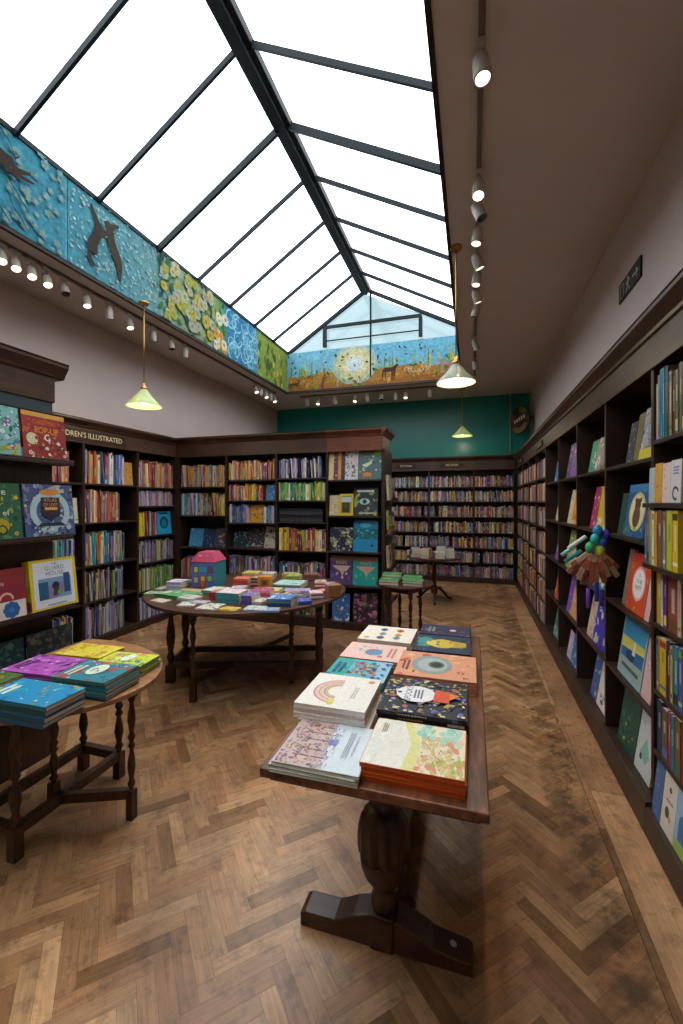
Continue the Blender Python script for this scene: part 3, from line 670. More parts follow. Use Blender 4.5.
# ---- projecting bookcase (middle)
YP = 4.9
LVa, LVb, LVc, LVd = [.12, .5, .915, 1.35, 1.735], [.12, .53, .93, 1.26, 1.55, 1.82], [.12, .5, .92, 1.28, 1.55, 1.83], [.09, .53, .935, 1.365, 1.795]
PXS = [-3.84, -3.095, -2.37, -1.69, -1.0]
PB = []
for i, (lv, lab) in enumerate(((LVa, 'in the corner beside the dollhouse box'), (LVb, 'second from the left corner'), (LVc, 'with the flat black boxed set'), (LVd, 'at its open end with large display books'))):
    M = case_frame('S', PXS[i], YP); bookcase('dark bookcase bay of the projecting bookcase, '+lab, M, PXS[i+1]-PXS[i], .3, lv, 'projecting bookcase bays', ledge=range(1, 5) if i == 3 else ()); PB.append((M, PXS[i+1]-PXS[i], lv))
cornice('dark cornice over the three inner bays of the projecting bookcase', case_frame('S', -3.84, YP), PXS[3]+3.84, .3, zt=2.395)
cornice('reddish lit cornice at the open end of the projecting bookcase', case_frame('S', PXS[3]+.001, YP-.012), .69, .47, ret=True, mat=W_END, zt=2.395)
o = thing('end_display_rack', 'dark end panel with narrow ledges on the open end of the projecting bookcase', 'bookcase', T(0, 0, 0))
mb = MB(); mb.box(-.999, YP, 0, -.975, YP+.47, ZT+.02); mb.build('end_panel', W_DARK, o)
mb = MB(); mb.box(-3.84, YP+.302, 0, -1.0, YP+.47, ZT+.02); mb.build('rear_carcass', W_DARK, o)
for z in (.35, .75, 1.15, 1.55):
    mb = MB(); mb.box(-.975, YP+.03, z-.018, -.895, YP+.45, z); mb.box(-.90, YP+.03, z, -.895, YP+.45, z+.03); mb.build('ledge', W_DARK, o)
# ---- left wall run
XLF = -3.85
LL1, LL2 = [.08, .47, .855, 1.31, 1.727], [.08, .43, .775, 1.107, 1.48, 1.715]
YLS = [1.98, 2.68, 3.43, 4.18, 4.868]
LB = []
for i, (lv, lab) in enumerate(((LL1, 'hidden behind the near display case'), (LL1, 'half hidden by the near display case'), (LL1, 'under the illustrated sign with gaps'), (LL2, 'in the corner with the blue face-out book'))):
    M = case_frame('E', XLF, YLS[i]); bookcase('dark bookcase bay on the left wall, '+lab, M, YLS[i+1]-YLS[i], .33, lv, 'left wall bookcase bays'); LB.append((M, YLS[i+1]-YLS[i], lv))
cornice('dark cornice over the left wall bookcases', case_frame('E', XLF, 1.98), 4.868-1.98, .33, zt=2.385)
plaque("reddish plaque with gilt capitals reading CHILDREN'S ILLUSTRATED on the left cornice", case_frame('E', XLF+.005, 3.48) @ T(0, 0, 2.222), .99, .12, "CHILDREN'S ILLUSTRATED", .056, tw=.87)
mb = MB(); mb.box(-3.95, 4.8695, 0, -3.8415, 4.94, 2.36); struct('trim_2', mb, W_DARK)
# ---- near-left display case (end face towards +X)
TX, TY0, TY1 = -2.44, 1.22, 1.955
o = thing('display_case', 'tall dark display case at the left edge with slim ledges for face-out books', 'bookcase', T(0, 0, 0))
mb = MB(); mb.box(-4.19, TY0, 0, TX, TY1, ZT); mb.build('carcass', W_DARK, o)
mb = MB(); mb.box(-4.19, TY0, ZT+.001, TX+.02, TY1, 2.32); mb.build('frieze', W_FRIEZE, o)
mb = MB(); xx = TX+.02
pr = [(-4.19, 2.28), (xx, 2.28), (xx+.012, 2.285), (xx+.016, 2.3), (xx+.026, 2.315), (xx+.04, 2.335), (xx+.046, 2.345), (xx+.046, 2.36), (xx+.052, 2.37), (-4.19, 2.37)]
mb.prism(pr, 'y', TY0, TY1+.055); mb.build('crown_moulding', W_FRIEZE, o)
mb = MB(); mb.box(TX+.001, TY0+.02, 2.06, TX+.012, TY1-.02, 2.128, hx('#33414a')); tag(mb.build('header_strip', PRINT, o), 'blue-grey printed strip')
TLV = [.50, .90, 1.325, 1.77]
for z in TLV:
    mb = MB(); mb.box(TX+.001, TY0, z-.02, -2.33, TY1+.055, z); mb.box(-2.337, TY0, z+.0, -2.33, TY1+.055, z+.012); mb.build('ledge', W_DARK, o, bevel=.003)

# ================================================================== SHELF CONTENTS: uncounted spines
PC = PAL
rr = random.Random(11)
def row(bay, z, x0, x1, h0, h1, pal=PC, t0=.008, t1=.026, dep=.2, front=.02, gap=0.): fill_row(bay[0], x0, x1, z, h0, h1, pal, rr, t0, t1, dep, front, gap)
PTEAL = [hx('#2a7f9a'), hx('#3f96a8'), hx('#cfc9bd'), hx('#2a3a52'), hx('#8a6f9a'), hx('#c9a94a')]
PYEL = [hx('#c9a02c'), hx('#d8b83e'), hx('#35302c'), hx('#a86a30'), hx('#d6c7a8'), hx('#7a3a4a')]
PLIM = [hx('#8fa83a'), hx('#4f8a5a'), hx('#2f7f8a'), hx('#c8b84a'), hx('#d8cfc0'), hx('#7a9a40')]
PCRM = [hx('#d8cbb0'), hx('#c9a878'), hx('#b0855a'), hx('#a04a3a'), hx('#8a3f50'), hx('#d9b23c'), hx('#c86a50'), hx('#6a5a8a')]
# projecting bookcase
b = PB[0]; row(b, 1.735, .03, .71, .25, .3, [hx('#b9975a'), hx('#c9a02c'), hx('#8c3f3a'), hx('#7a5a7a'), hx('#c8b090'), hx('#3f8f9a')]); row(b, 1.35, .03, .34, .28, .31, PTEAL, .012, .03); row(b, 1.35, .35, .71, .24, .31, PC); row(b, .5, .03, .71, .22, .3); row(b, .12, .03, .71, .22, .3)
b = PB[1]; row(b, 1.82, .03, .69, .2, .26, PCRM); row(b, 1.55, .03, .52, .18, .22, PCRM); row(b, 1.26, .03, .32, .19, .25, [hx('#8a8fb0'), hx('#5a6a9a'), hx('#c9c2d0'), hx('#3f4f6a')]); row(b, 1.26, .52, .69, .19, .25, PTEAL); row(b, .53, .03, .69, .24, .3); row(b, .12, .03, .69, .2, .3)
b = PB[2]; row(b, 1.83, .03, .6, .22, .27, [hx('#b9b6c9'), hx('#54507e'), hx('#8a90b8'), hx('#2a2d45'), hx('#d9d2c2')]); row(b, 1.55, .03, .65, .2, .24, PLIM, .012, .03); row(b, .92, .03, .65, .25, .29, PYEL, .018, .04); row(b, .5, .03, .65, .22, .28, PC); row(b, .12, .03, .65, .2, .28)
# left wall
b = LB[1]; row(b, 1.727, .2, .6, .27, .33, PCRM); row(b, .855, .3, .66, .28, .36, PTEAL); row(b, .08, .1, .65, .25, .34, PTEAL)
b = LB[2]; row(b, 1.727, .03, .56, .3, .36, [hx('#8a90b8'), hx('#3f5f8a'), hx('#a03f45'), hx('#d8cfc0'), hx('#c9a45a'), hx('#6a6a9a')]); row(b, 1.31, .03, .49, .3, .36, PCRM); row(b, .855, .03, .28, .3, .36, [hx('#c97a2a'), hx('#d89a30'), hx('#2f8f9a'), hx('#3a5f9a'), hx('#d8cfc0')]); row(b, .855, .28, .57, .28, .36, PTEAL); row(b, .47, .03, .55, .28, .34, [hx('#9a9a4a'), hx('#6a2f3f'), hx('#8a90b0'), hx('#c9b98a'), hx('#3f2f3f')]); row(b, .08, .05, .56, .28, .36, [hx('#a8603a'), hx('#4a6a8a'), hx('#b9b0c8'), hx('#8a7a9a'), hx('#c9a86a')])
b = LB[3]; row(b, 1.715, .03, .66, .27, .34, PCRM); row(b, 1.48, .03, .64, .16, .2, [hx('#8a7ab0'), hx('#b9a0c0'), hx('#d0c8d8'), hx('#9a8a5a')]); row(b, 1.107, .03, .13, .28, .31, [hx('#d8c02a'), hx('#c9b02a')], .025, .04); row(b, 1.107, .13, .36, .27, .31, [hx('#8a4a5a'), hx('#a08aa8'), hx('#7a6a4a'), hx('#d0c8c0')]); row(b, .775, .03, .66, .22, .29, [hx('#8a7a9a'), hx('#b9a8b8'), hx('#6a8a6a'), hx('#c9b98a'), hx('#5a4a6a')]); row(b, .43, .03, .66, .24, .29, PLIM); row(b, .08, .03, .66, .22, .3, [hx('#c0b8d0'), hx('#8a80a8'), hx('#d8d0c0'), hx('#5a5a7a')])
# far right bays
for i in range(4):
    b = RB[i]
    for z in LV7: row(b, z, .02, b[1]-.02, .17, .225, PALF+PCRM, .014, .036, .13, .008, .02)
for z in LVN:                                                           # shelves that run on past the edge of the frame
    row(RB[8], z, .49 if z > .2 else .56, RB[8][1]-.03, .18, .235); row(RB[9], z, .03, RB[9][1]-.03, .18, .235)
st = tag(STUFF.build('shelved_books', PRINT), 'closely packed rows of mixed book spines filling the back, left and far right shelves', 'books', None, 'stuff')

# ================================================================== FRONT TABLE
o = thing('refectory_table', 'narrow dark oak refectory table with carved urn leg in the foreground', 'table', T(-.28, 1.85, 0))
L = lambda x, y, z: (x+.28, y-1.85, z)
def lb(mb, x0, y0, z0, x1, y1, z1): mb.box(x0+.28, y0-1.85, z0, x1+.28, y1-1.85, z1)
mb = MB(); lb(mb, -.597, 1.122, .722, .043, 2.6, .75); mb.build('table_top', W_TOP, o, bevel=.004)
mb = MB(); lb(mb, -.575, 1.145, .703, .021, 2.58, .7215); mb.build('draw_leaf', W_OAK, o, bevel=.003)
for yc in (1.47, 2.3):
    x0, x1 = -.295-.3, -.295+.3
    mb = MB()
    pr = [(x0, 0), (x1, 0), (x1, .03), (x1-.012, .042), (x1-.13, .06), (x1-.15, .072), (x1-.22, .098), (x1-.25, .108), (x0+.25, .108), (x0+.2, .092), (x0+.15, .066), (x0+.13, .058), (x0+.02, .056), (x0, .046)]
    mb.prism([(p[0]+.28, p[1]) for p in pr], 'y', yc-.045-1.85, yc+.045-1.85)
    ft = mb.build('foot', W_OAK, o, bevel=.006)
    mb = MB(); lb(mb, -.336, yc-.054, .004, -.254, yc+.054, .118); mb.build('centre_block', W_OAK, ft, bevel=.004)
    gad = lambda z, a: 1+.08*math.cos(12*a+z*10) if .305 < z < .45 else 1.
    prof = [(.04, .112), (.044, .125), (.046, .145), (.042, .16), (.037, .175), (.036, .19), (.042, .2), (.056, .212), (.07, .232), (.08, .256), (.084, .28), (.0845, .294), (.077, .297), (.077, .303), (.085, .306), (.087, .33), (.087, .365), (.084, .4), (.077, .43), (.066, .45), (.05, .462), (.037, .468), (.035, .5), (.038, .54), (.05, .565), (.052, .59), (.044, .61), (.056, .64), (.06, .67), (.058, .703)]
    mb = MB(); mb.lathe(prof, -.295+.28, yc-1.85, 0, 56, WHITE, gad); mb.build('urn_leg', W_OAK, o)
    mb = MB(); lb(mb, -.52, yc-.04, .664, -.07, yc+.04, .7025); mb.build('bearer', W_OAK, o, bevel=.004)
    if yc < 2:
        mb = MB(); mb.lathe([(.011, 0), (.011, .002)], 0, 0, 0, 14, hx('#a8a8a4')); s_ = mb.build('bolt_cap', SIGNP, ft, M=T(.28-.06, yc-1.85, .0512) @ Matrix.Rotation(.15, 4, 'Y')); s_['label'] = 'pale round bolt cap'
mb = MB(); lb(mb, -.33, 1.526, .03, -.262, 2.244, .1); mb.build('stretcher', W_OAK, o, bevel=.004)

def stack(cx, cy, w, h, n, tot, ang, cols, desc, place, art, z0, rr, edge=None, hard=True, jit=.006, spine=None, group=None, spart=False):
    """a pile of the same book; the topmost shows its cover"""
    z = z0+.0005; t = tot/n-.0006
    for i in range(n):
        c = cols[i % len(cols)]; top = i == n-1; k = n-1-i
        pos = ('topmost' if top else ('lowest' if i == 0 else ORD[k]+' from top'))
        lab = f'{desc}, {pos} of the pile {place}' if n > 1 else f'{desc} lying {place}'
        if len(lab.split()) > 16: lab = f'{desc}, {pos} of its pile' if n > 1 else f'{desc}'
        a = art(Art(w, h)) if (art and top) else None
        flat(cx+rr.uniform(-jit, jit), cy+rr.uniform(-jit, jit), z, w, h, t, ang+rr.uniform(-.015, .015), c, lab, group=group or ('books stacked '+place), art=a, edge=edge, hard=hard, spine=spine, sp_art=spart)
        z += t+.0006
    return z
q90 = PI/2
rr = random.Random(21)
def a_orange(a):
    a.rect(0, 0, 1, 1, hx('#e6dcc2')); r2 = random.Random(4)
    a.poly([(0, .48), (1, .62), (1, 1), (0, 1)], hx('#e3e2d6')); a.poly([(0, .46), (.55, .46), (1, .60), (1, .68), (.5, .55), (0, .6)], hx('#d9d78e'))
    def wash(n, x0, y0, x1, y1, cs, q0, q1):
        for i in range(n): a.ell(r2.uniform(x0, x1), r2.uniform(y0, y1), r2.uniform(q0, q1), r2.uniform(q0, q1)*.5, hx(r2.choice(cs)), 8, r2.uniform(-.5, .5), up=(i % 4 == 0))
    wash(40, .62, .05, 1, .5, ['#9fd0bc', '#a9d4c4', '#b9d8c0', '#8fc6b4'], .04, .09); wash(60, .02, .02, .7, .45, ['#dcc092', '#e0c8a0', '#d0b988', '#d9a878', '#c9c48a', '#d6906a'], .03, .08)
    wash(30, 0, 0, .35, .35, ['#b9b85a', '#a8b04a', '#c9c476'], .03, .07); wash(24, .05, .62, .95, .97, ['#e9e8de', '#dde0d6', '#ece6d2'], .04, .1); wash(50, .1, .1, .7, .45, ['#b97a52', '#a9aa62', '#c9885a', '#8a8a58', '#d9d0b0', '#d8705a'], .008, .022)
    a.lines(.66, .9, .9, 3, .012, hx('#a59a86'), r2); return a
stack(-.158, 1.284, .256, .284, 4, .052, q90, [hx('#d0632a')], 'orange edged picture book with pale watercolour cover', "at the table's near right corner", a_orange, .75, rr, edge=hx('#c4551f'), spine=hx('#c9571f'), jit=.003)
def a_winter2(a):
    r2 = random.Random(5); a.rect(0, 0, 1, 1, hx('#cfdce4')); a.poly([(0, .42), (1, .5), (1, 1), (0, 1)], hx('#c3aca6'))
    for x in (.2, .34, .55, .7, .86): a.rect(x, .45, x+.022, .8, hx('#5a4550')); a.poly([(x, .7), (x+.02, .7), (x+.1, .9), (x+.09, .9)], hx('#5a4550'))
    cs = [hx(c) for c in ('#8a6a78', '#b98a6a', '#74586a', '#d8b08a', '#a87a8a', '#8a6a5a', '#cbb3b0', '#9a8fb0')]
    for i in range(240): a.ell(r2.uniform(.02, .98), .47+.5*r2.random()**.7, r2.uniform(.012, .03), r2.uniform(.01, .022), r2.choice(cs), 6, up=(i % 6 == 0))
    for i in range(50): a.ell(r2.uniform(.02, .98), r2.uniform(.38, .52), r2.uniform(.02, .05), r2.uniform(.008, .016), r2.choice([hx('#b4bcd2'), hx('#dfe6ea'), hx('#a79aae')]), 7, up=(i % 6 == 0))
    a.ell(.55, .46, .06, .05, hx('#6d74b0')); a.ell(.55, .41, .08, .03, hx('#8088bb'))
    a.lines(.25, .28, .85, 3, .014, hx('#a5b0be'), r2); a.lines(.3, .18, .8, 2, .008, hx('#b5bec9'), r2); return a
stack(-.432, 1.243, .25, .262, 3, .03, q90, [hx('#c2c7bd'), hx('#b9b9a9')], 'wintry tree picture book with pale blue cover', "at the table's near left corner", a_winter2, .75, rr, jit=.004)
def a_rainbow(a):
    a.rect(0, 0, 1, 1, hx('#e9e4dc'))
    cols = ['#c98a92', '#e0b7a8', '#c9a07a', '#d8c0b0', '#a88fb0', '#d9b24a']
    for i, c in enumerate(cols): a.ring(.47, .5, .33-i*.035, .36-i*.035, hx(c), 0.05, PI-.05, 20)
    a.ell(.12, .53, .05, .045, hx('#c6cf3a')); a.ell(.18, .53, .05, .045, hx('#d9cf5a')); a.ell(.87, .12, .05, .05, hx('#c9a24a'))
    r2 = random.Random(2); a.lines(.25, .3, .7, 2, .02, hx('#b5aca8'), r2)
    for i in range(9): a.ell(r2.random(), r2.random(), .008, .008, hx('#b58f8a'), 6)
    return a
z = stack(-.452, 1.50, .262, .252, 2, .03, q90, [hx('#d8d2c8')], 'white hardback laid askew', "under the rainbow book pile", None, .75, rr, jit=.006)
stack(-.468, 1.508, .27, .256, 3, .05, q90, [hx('#e3ded6')], 'white picture book with muted rainbow cover', "on the near left of the long table", a_rainbow, z, rr, jit=.005)
def a_spooky2(a):
    r2 = random.Random(8); a.rect(0, 0, 1, 1, hx('#1d1f2e'))
    a.scatter(230, [hx(c) for c in ('#c9a92e', '#6a6fb0', '#8f8a3a', '#b9b4c8', '#a85a6a', '#4f7a4a', '#d8cf9a', '#3f4a8a')], .018, .05, r2)
    a.ell(.5, .60, .23, .25, hx('#e6e6ea'), 28); a.text('SPOOKY', .5, .69, .08, hx('#26262e'), .92); a.lines(.34, .62, .66, 3, .022, hx('#6a6a75'), r2); a.ell(.5, .80, .03, .03, hx('#33333d'), 8)
    a.poly([(.33, .2), (.66, .2), (.68, .38), (.35, .39)], hx('#d2502a')); a.poly([(.42, .2), (.58, .08), (.62, .2)], hx('#d97a2a')); return a
stack(-.163, 1.567, .283, .298, 5, .072, q90, [hx('#1b1d2a')], 'black patterned picture book with white oval title', "on the near right of the long table", a_spooky2, .75, rr, spine=hx('#20222c'), jit=.003, spart=True)
def a_castle(a):
    r2 = random.Random(9); a.rect(0, 0, 1, 1, hx('#5fb3c4')); a.rect(0, .68, 1, 1, hx('#2fa59a')); a.hills(.28, .05, hx('#8fc0d8'), r2)
    a.scatter(110, [hx('#b9785a'), hx('#8a4f4a'), hx('#c9a07a'), hx('#7a5a8a'), hx('#d8c0a0')], .02, .05, r2, .2, .2, .85, .62); a.lines(.2, .92, .8, 2, .05, hx('#2a5a8a'), r2); a.scatter(14, [hx('#2a5a9a'), hx('#3f7a5a')], .03, .06, r2); return a
stack(-.475, 1.818, .225, .262, 3, .04, q90, [hx('#4f9fb0')], 'teal picture book with a rocky castle cover', "behind the rainbow books", a_castle, .75, rr, jit=.002)
def a_peach(a):
    r2 = random.Random(10); a.rect(0, 0, 1, 1, hx('#d99a78')); a.scatter(30, [hx('#e6c3a0'), hx('#c9745a'), hx('#b9563f'), hx('#e0b48a')], .05, .1, r2)
    a.ell(.5, .56, .36, .3, hx('#8f9c9a'), 24); a.ell(.5, .55, .27, .22, hx('#a9b3b8'), 22); a.ell(.5, .5, .14, .12, hx('#4f6a52'), 18); a.ell(.5, .5, .09, .08, hx('#22301f'), 16); a.lines(.2, .93, .6, 2, .03, hx('#7a3f35'), r2); return a
stack(-.152, 1.937, .295, .338, 4, .052, q90, [hx('#c98868')], 'peach picture book with grey crater oval cover', "behind the black oval-title books", a_peach, .75, rr, jit=.002)
def a_pink(a):
    r2 = random.Random(12); a.rect(0, 0, 1, 1, hx('#e6c3b8')); a.ell(.45, .5, .2, .2, hx('#5f8fb8')); a.scatter(16, [hx('#c98a7a'), hx('#8fb0c8'), hx('#d9d0a8'), hx('#b9604f')], .04, .08, r2, .2, .35, .75, .75); a.lines(.15, .25, .85, 2, .04, hx('#b98078'), r2); return a
stack(-.462, 2.062, .222, .292, 3, .04, q90, [hx('#d8a99c')], 'pink picture book with small blue figures', "in the middle left of the long table", a_pink, .75, rr, jit=.002)
def a_yel(a):
    r2 = random.Random(13); a.rect(0, 0, 1, 1, hx('#26324a')); a.ell(.55, .8, .3, .16, hx('#3f8f8a')); a.ell(.5, .5, .26, .26, hx('#c9b23a'), 20); a.ell(.5, .66, .17, .14, hx('#d9c85a')); a.poly([(.3, .3), (.7, .3), (.62, .08), (.38, .08)], hx('#b99a2e')); a.ell(.43, .58, .04, .04, hx('#26324a')); a.ell(.57, .58, .04, .04, hx('#26324a')); a.scatter(14, [hx('#4f6a8a'), hx('#8a9a5a'), hx('#2f6a6a')], .03, .05, r2); return a
stack(-.148, 2.248, .265, .28, 3, .05, q90, [hx('#2a3142')], 'dark picture book with a yellow creature cover', "at the middle right of the long table", a_yel, .75, rr, jit=.002)
def a_icons(a):
    r2 = random.Random(14); a.rect(0, 0, 1, 1, hx('#e8e2d6'))
    for x, y, c in ((.75, .62, '#33589a'), (.75, .3, '#b9552e'), (.45, .6, '#8fa080'), (.45, .3, '#d9a53a'), (.2, .6, '#5a4a6a'), (.25, .3, '#7a8fb8')): a.ell(x, y, .1, .08, hx(c), 12); a.rect(x-.1, y-.02, x+.1, y+.02, mixc(hx(c), (0, 0, 0), .4))
    a.ell(.15, .85, .06, .06, hx('#c9a24a')); return a
stack(-.45, 2.357, .262, .29, 3, .042, q90, [hx('#ddd6ca')], 'white picture book with six coloured icons', "at the far left of the long table", a_icons, .75, rr, jit=.002)
def a_purp(a):
    r2 = random.Random(15); a.rect(0, 0, 1, 1, hx('#2a2746')); a.scatter(30, [hx('#4a3f78'), hx('#6a5a9a'), hx('#8a6a7a')], .03, .07, r2); a.ell(.5, .35, .1, .1, hx('#d9b08a')); a.lines(.2, .85, .8, 2, .05, hx('#6f8a6a'), r2); return a
stack(-.143, 2.487, .19, .272, 3, .05, q90, [hx('#242038')], 'dark purple picture book with a small glow', "at the far right of the long table", a_purp, .75, rr, jit=.002)

# ================================================================== GATELEG TABLES
def turned(mb, cx, cy, z0, z1, r, seg=14, beads=2, M=None):
    """square block, turned shaft, square block"""
    h = z1-z0; a = r*1.02
    mb.box(cx-a, cy-a, z0, cx+a, cy+a, z0+h*.2, WHITE, M); mb.box(cx-a, cy-a, z1-h*.16, cx+a, cy+a, z1, WHITE, M)
    p0, p1 = z0+h*.2, z1-h*.16; prof = [(r*.7, p0)]
    for k in range(beads):
        b0 = p0+(p1-p0)*k/beads; d = (p1-p0)/beads
        prof += [(r*.55, b0+d*.04), (r*1.05, b0+d*.14), (r*.6, b0+d*.24), (r*.72, b0+d*.3), (r*1.12, b0+d*.5), (r*.95, b0+d*.66), (r*.55, b0+d*.84), (r*.6, b0+d*.9), (r*1.0, b0+d*.95)]
    prof.append((r*.7, p1)); mb.lathe(prof, cx, cy, 0, seg, WHITE, M=M)
def bar(mb, p, q, z0, z1, th):
    p, q = Vector((p[0], p[1], 0)), Vector((q[0], q[1], 0)); d = (q-p).normalized(); n = Vector((-d.y, d.x, 0))*th/2
    mb.grid([a+b_+Vector((0, 0, z)) for z in (z0, z1) for a, b_ in ((p, n), (p, -n), (q, -n), (q, n))], [(0, 3, 2, 1), (4, 5, 6, 7), (0, 1, 5, 4), (1, 2, 6, 5), (2, 3, 7, 6), (3, 0, 4, 7)])
def ell_top(mb, cx, cy, ax, by, z0, z1, n=64, clipx=None, rot=0, ang0=0):
    pts = [(cx+ax*math.cos(2*PI*k/n)*math.cos(rot)-by*math.sin(2*PI*k/n)*math.sin(rot), cy+ax*math.cos(2*PI*k/n)*math.sin(rot)+by*math.sin(2*PI*k/n)*math.cos(rot)) for k in range(n)]
    if clipx is not None: pts = clip_poly(pts, 0, clipx, False)
    mb.prism(pts, 'z', z0, z1)
# left table (one leaf hanging beside the display case)
o = thing('gateleg_table', 'small oval gateleg table with turned legs at the left edge', 'table', T(0, 0, 0))
mb = MB(); ell_top(mb, -2.0, 1.52, .62, .46, .70, .722, 72, -2.17); mb.build('table_top', W_LTOP, o, bevel=.004)
mb = MB(); mb.prism([(1.10+.0, .70), (1.16, .58), (1.3, .5), (1.52, .47), (1.74, .5), (1.88, .58), (1.94, .70)], 'x', -2.192, -2.174); mb.build('hanging_leaf', W_LTOP, o, bevel=.003)
legs = [(-1.87, 1.33), (-1.88, 1.90), (-2.135, 1.90), (-2.135, 1.33)]
for x, y in legs:
    mb = MB(); turned(mb, x, y, 0, .70, .0215); mb.build('leg', W_GATE, o)
mb = MB(); turned(mb, -1.575, 1.668, 0, .699, .0175); g = mb.build('gate_leg', W_GATE, o)
mb = MB(); turned(mb, -1.90, 1.53, .1, .60, .019); mb.build('gate_post', W_GATE, o)
for p, q in ((0, 1), (1, 2), (2, 3), (3, 0)):
    mb = MB(); bar(mb, legs[p], legs[q], .60, .699, .03); mb.build('apron', W_GATE, o)
    mb = MB(); bar(mb, legs[p], legs[q], .10, .145, .036); mb.build('stretcher', W_GATE, o)
for z0, z1 in ((.10, .145), (.62, .69)):
    mb = MB(); bar(mb, (-1.90, 1.53), (-1.575, 1.668), z0+.001, z1, .03); mb.build('gate_rail', W_GATE, o)
rr = random.Random(31); Z1 = .722
def a_gen(base, cols, seed, title=None, tc='#efe6cf', oval=None):
    def f(a):
        r2 = random.Random(seed); a.rect(0, 0, 1, 1, hx(base)); a.scatter(16, [hx(c) for c in cols], .08, .16, r2); a.scatter(60, [hx(c) for c in cols]+[hx(base), mixc(hx(base), (1, 1, 1), .5), mixc(hx(base), (0, 0, 0), .5)], .02, .06, r2)
        if oval: a.ell(.55, .5, .28, .2, hx(oval), 20); a.scatter(6, [hx('#8a8a6a'), hx('#5a5a6a')], .03, .05, r2, .4, .4, .7, .6)
        if title: a.lines(.15, .9, .7, 2, .05, hx(tc), r2)
        return a
    return f
stack(-1.615, 1.213, .17, .33, 4, 0.079, PI/2+.03, [hx('#23607a'), hx('#1f4f66'), hx('#2a5a4a'), hx('#27708a'), hx('#2474a0')], 'blue landscape picture book with fish shapes', 'on the near edge of the left table', a_gen('#2389b8', ['#3fb0c8', '#c9d05a', '#1f5f8a', '#2a9a8a', '#8a9a5a'], 1, 'x', '#cfe6e0'), Z1, rr, edge=hx('#1d4552'))
stack(-1.555, 1.452, .195, .27, 5, 0.077, PI/2+.05, [hx('#2a6f7a'), hx('#3f7a78'), hx('#2a6f7a')], 'teal landscape picture book with pale oval scene', 'on the right of the left table', a_gen('#2a7f8f', ['#1f5f6f', '#4f9aa0', '#b9453a'], 2, 'x', '#d8d0b0', '#d3dcc2'), Z1, rr, edge=hx('#2a4f55'))
stack(-1.875, 1.463, .2, .28, 4, 0.063, PI/2+.08, [hx('#8a3f92'), hx('#74307a'), hx('#8a3f92')], 'magenta picture book with dark sketches', 'in the middle of the left table', a_gen('#b04fb0', ['#8a3f8a', '#a860a8', '#6a2f70', '#c97ac0'], 3, 'x', '#5a2560'), Z1, rr, edge=hx('#55265a'))
stack(-1.88, 1.715, .17, .28, 3, 0.045, PI/2+.06, [hx('#c9b02a')], 'yellow picture book with amber blots', 'at the back of the left table', a_gen('#d9c63a', ['#c98a2a', '#e0d86a', '#a8902a', '#d9a53a'], 4), Z1, rr, edge=hx('#8a7a20'))
stack(-1.595, 1.662, .15, .25, 4, 0.050, PI/2+.1, [hx('#b9bf2e'), hx('#6f8a30')], 'lime green picture book with white panel', 'at the far right of the left table', a_gen('#c3cf3a', ['#5fa04a', '#e6e2c0', '#d98a6a', '#4f8a6a'], 5, None, '#fff', '#dfe6cf'), Z1, rr, edge=hx('#5a6a20'))
stack(-1.985, 1.28, .16, .26, 4, 0.059, PI/2+.02, [hx('#5a6a2f'), hx('#3f5a33')], 'olive green picture book with leafy cover', 'at the left side of the left table', a_gen('#4f6a32', ['#8a8f3a', '#2f4f2a', '#a8a050', '#6a5a2f'], 6), Z1, rr, edge=hx('#33401f'))

# middle table
MC = Vector((-1.92, 3.42, 0)); ma = math.atan2(.33, .944); MM = T(MC.x, MC.y, 0) @ RZ(ma)
o = thing('gateleg_table', 'large round dark gateleg table heaped with small books in mid room', 'table', MM)
mb = MB(); ell_top(mb, 0, 0, .866, .866, .726, .75, 80); mb.build('table_top', W_MID, o, bevel=.004)
ml = [(-.63, -.19), (.63, -.19), (.63, .19), (-.63, .19)]
for x, y in ml:
    mb = MB(); turned(mb, x, y, 0, .7255, .034, 14, 1); mb.build('leg', W_GATE, o)
for x, y, px in ((-.33, -.56, -.1), (.33, .56, .1), (.40, -.245, .06)):
    mb = MB(); turned(mb, x, y, 0, .7255, .022, 12, 2); mb.build('gate_leg', W_GATE, o)
    e = -.19 if y < 0 else .19
    for z0, z1 in ((.13, .17), (.64, .69)):
        mb = MB(); bar(mb, (px, e if abs(y) > .3 else y), (x, y), z0+.001, z1-.001, .026); mb.build('gate_rail', W_GATE, o)
for p, q in ((0, 1), (1, 2), (2, 3), (3, 0)):
    mb = MB(); bar(mb, ml[p], ml[q], .625, .725, .03); mb.build('apron', W_GATE, o)
    mb = MB(); bar(mb, ml[p], ml[q], .12, .165, .04); mb.build('stretcher', W_GATE, o)
rr = random.Random(41); ZM = .75
def mini(x, y, w, d, h, n, ang, cols, desc, where, art=None, hard=False):
    stack(x, y, w, d, n, h, ang, [hx(c) for c in cols], desc, where, art, ZM, rr, hard=hard, jit=.004)
def fr(FL, FR, d):
    """centre and turn of a footprint from its two front corners and depth"""
    a = math.atan2(FR[1]-FL[1], FR[0]-FL[0]); w = math.hypot(FR[0]-FL[0], FR[1]-FL[1]); return ((FL[0]+FR[0])/2-math.sin(a)*d/2, (FL[1]+FR[1])/2+math.cos(a)*d/2, w, d, a)
def put(FL, FR, d, h, n, cols, desc, where, art=None, hard=False):
    x, y, w, d, a = fr(FL, FR, d); mini(x, y, d, w, h, n, a+PI/2, cols, desc, where, art, hard)
put((-2.615, 3.165), (-2.475, 3.19), .16, .066, 5, ['#c9c6d8', '#a9a8cc', '#d8d4dc'], 'lavender white small book', 'left of the dollhouse box', a_gen('#d3d2dc', ['#b9b8d0', '#e6e4ea'], 1))
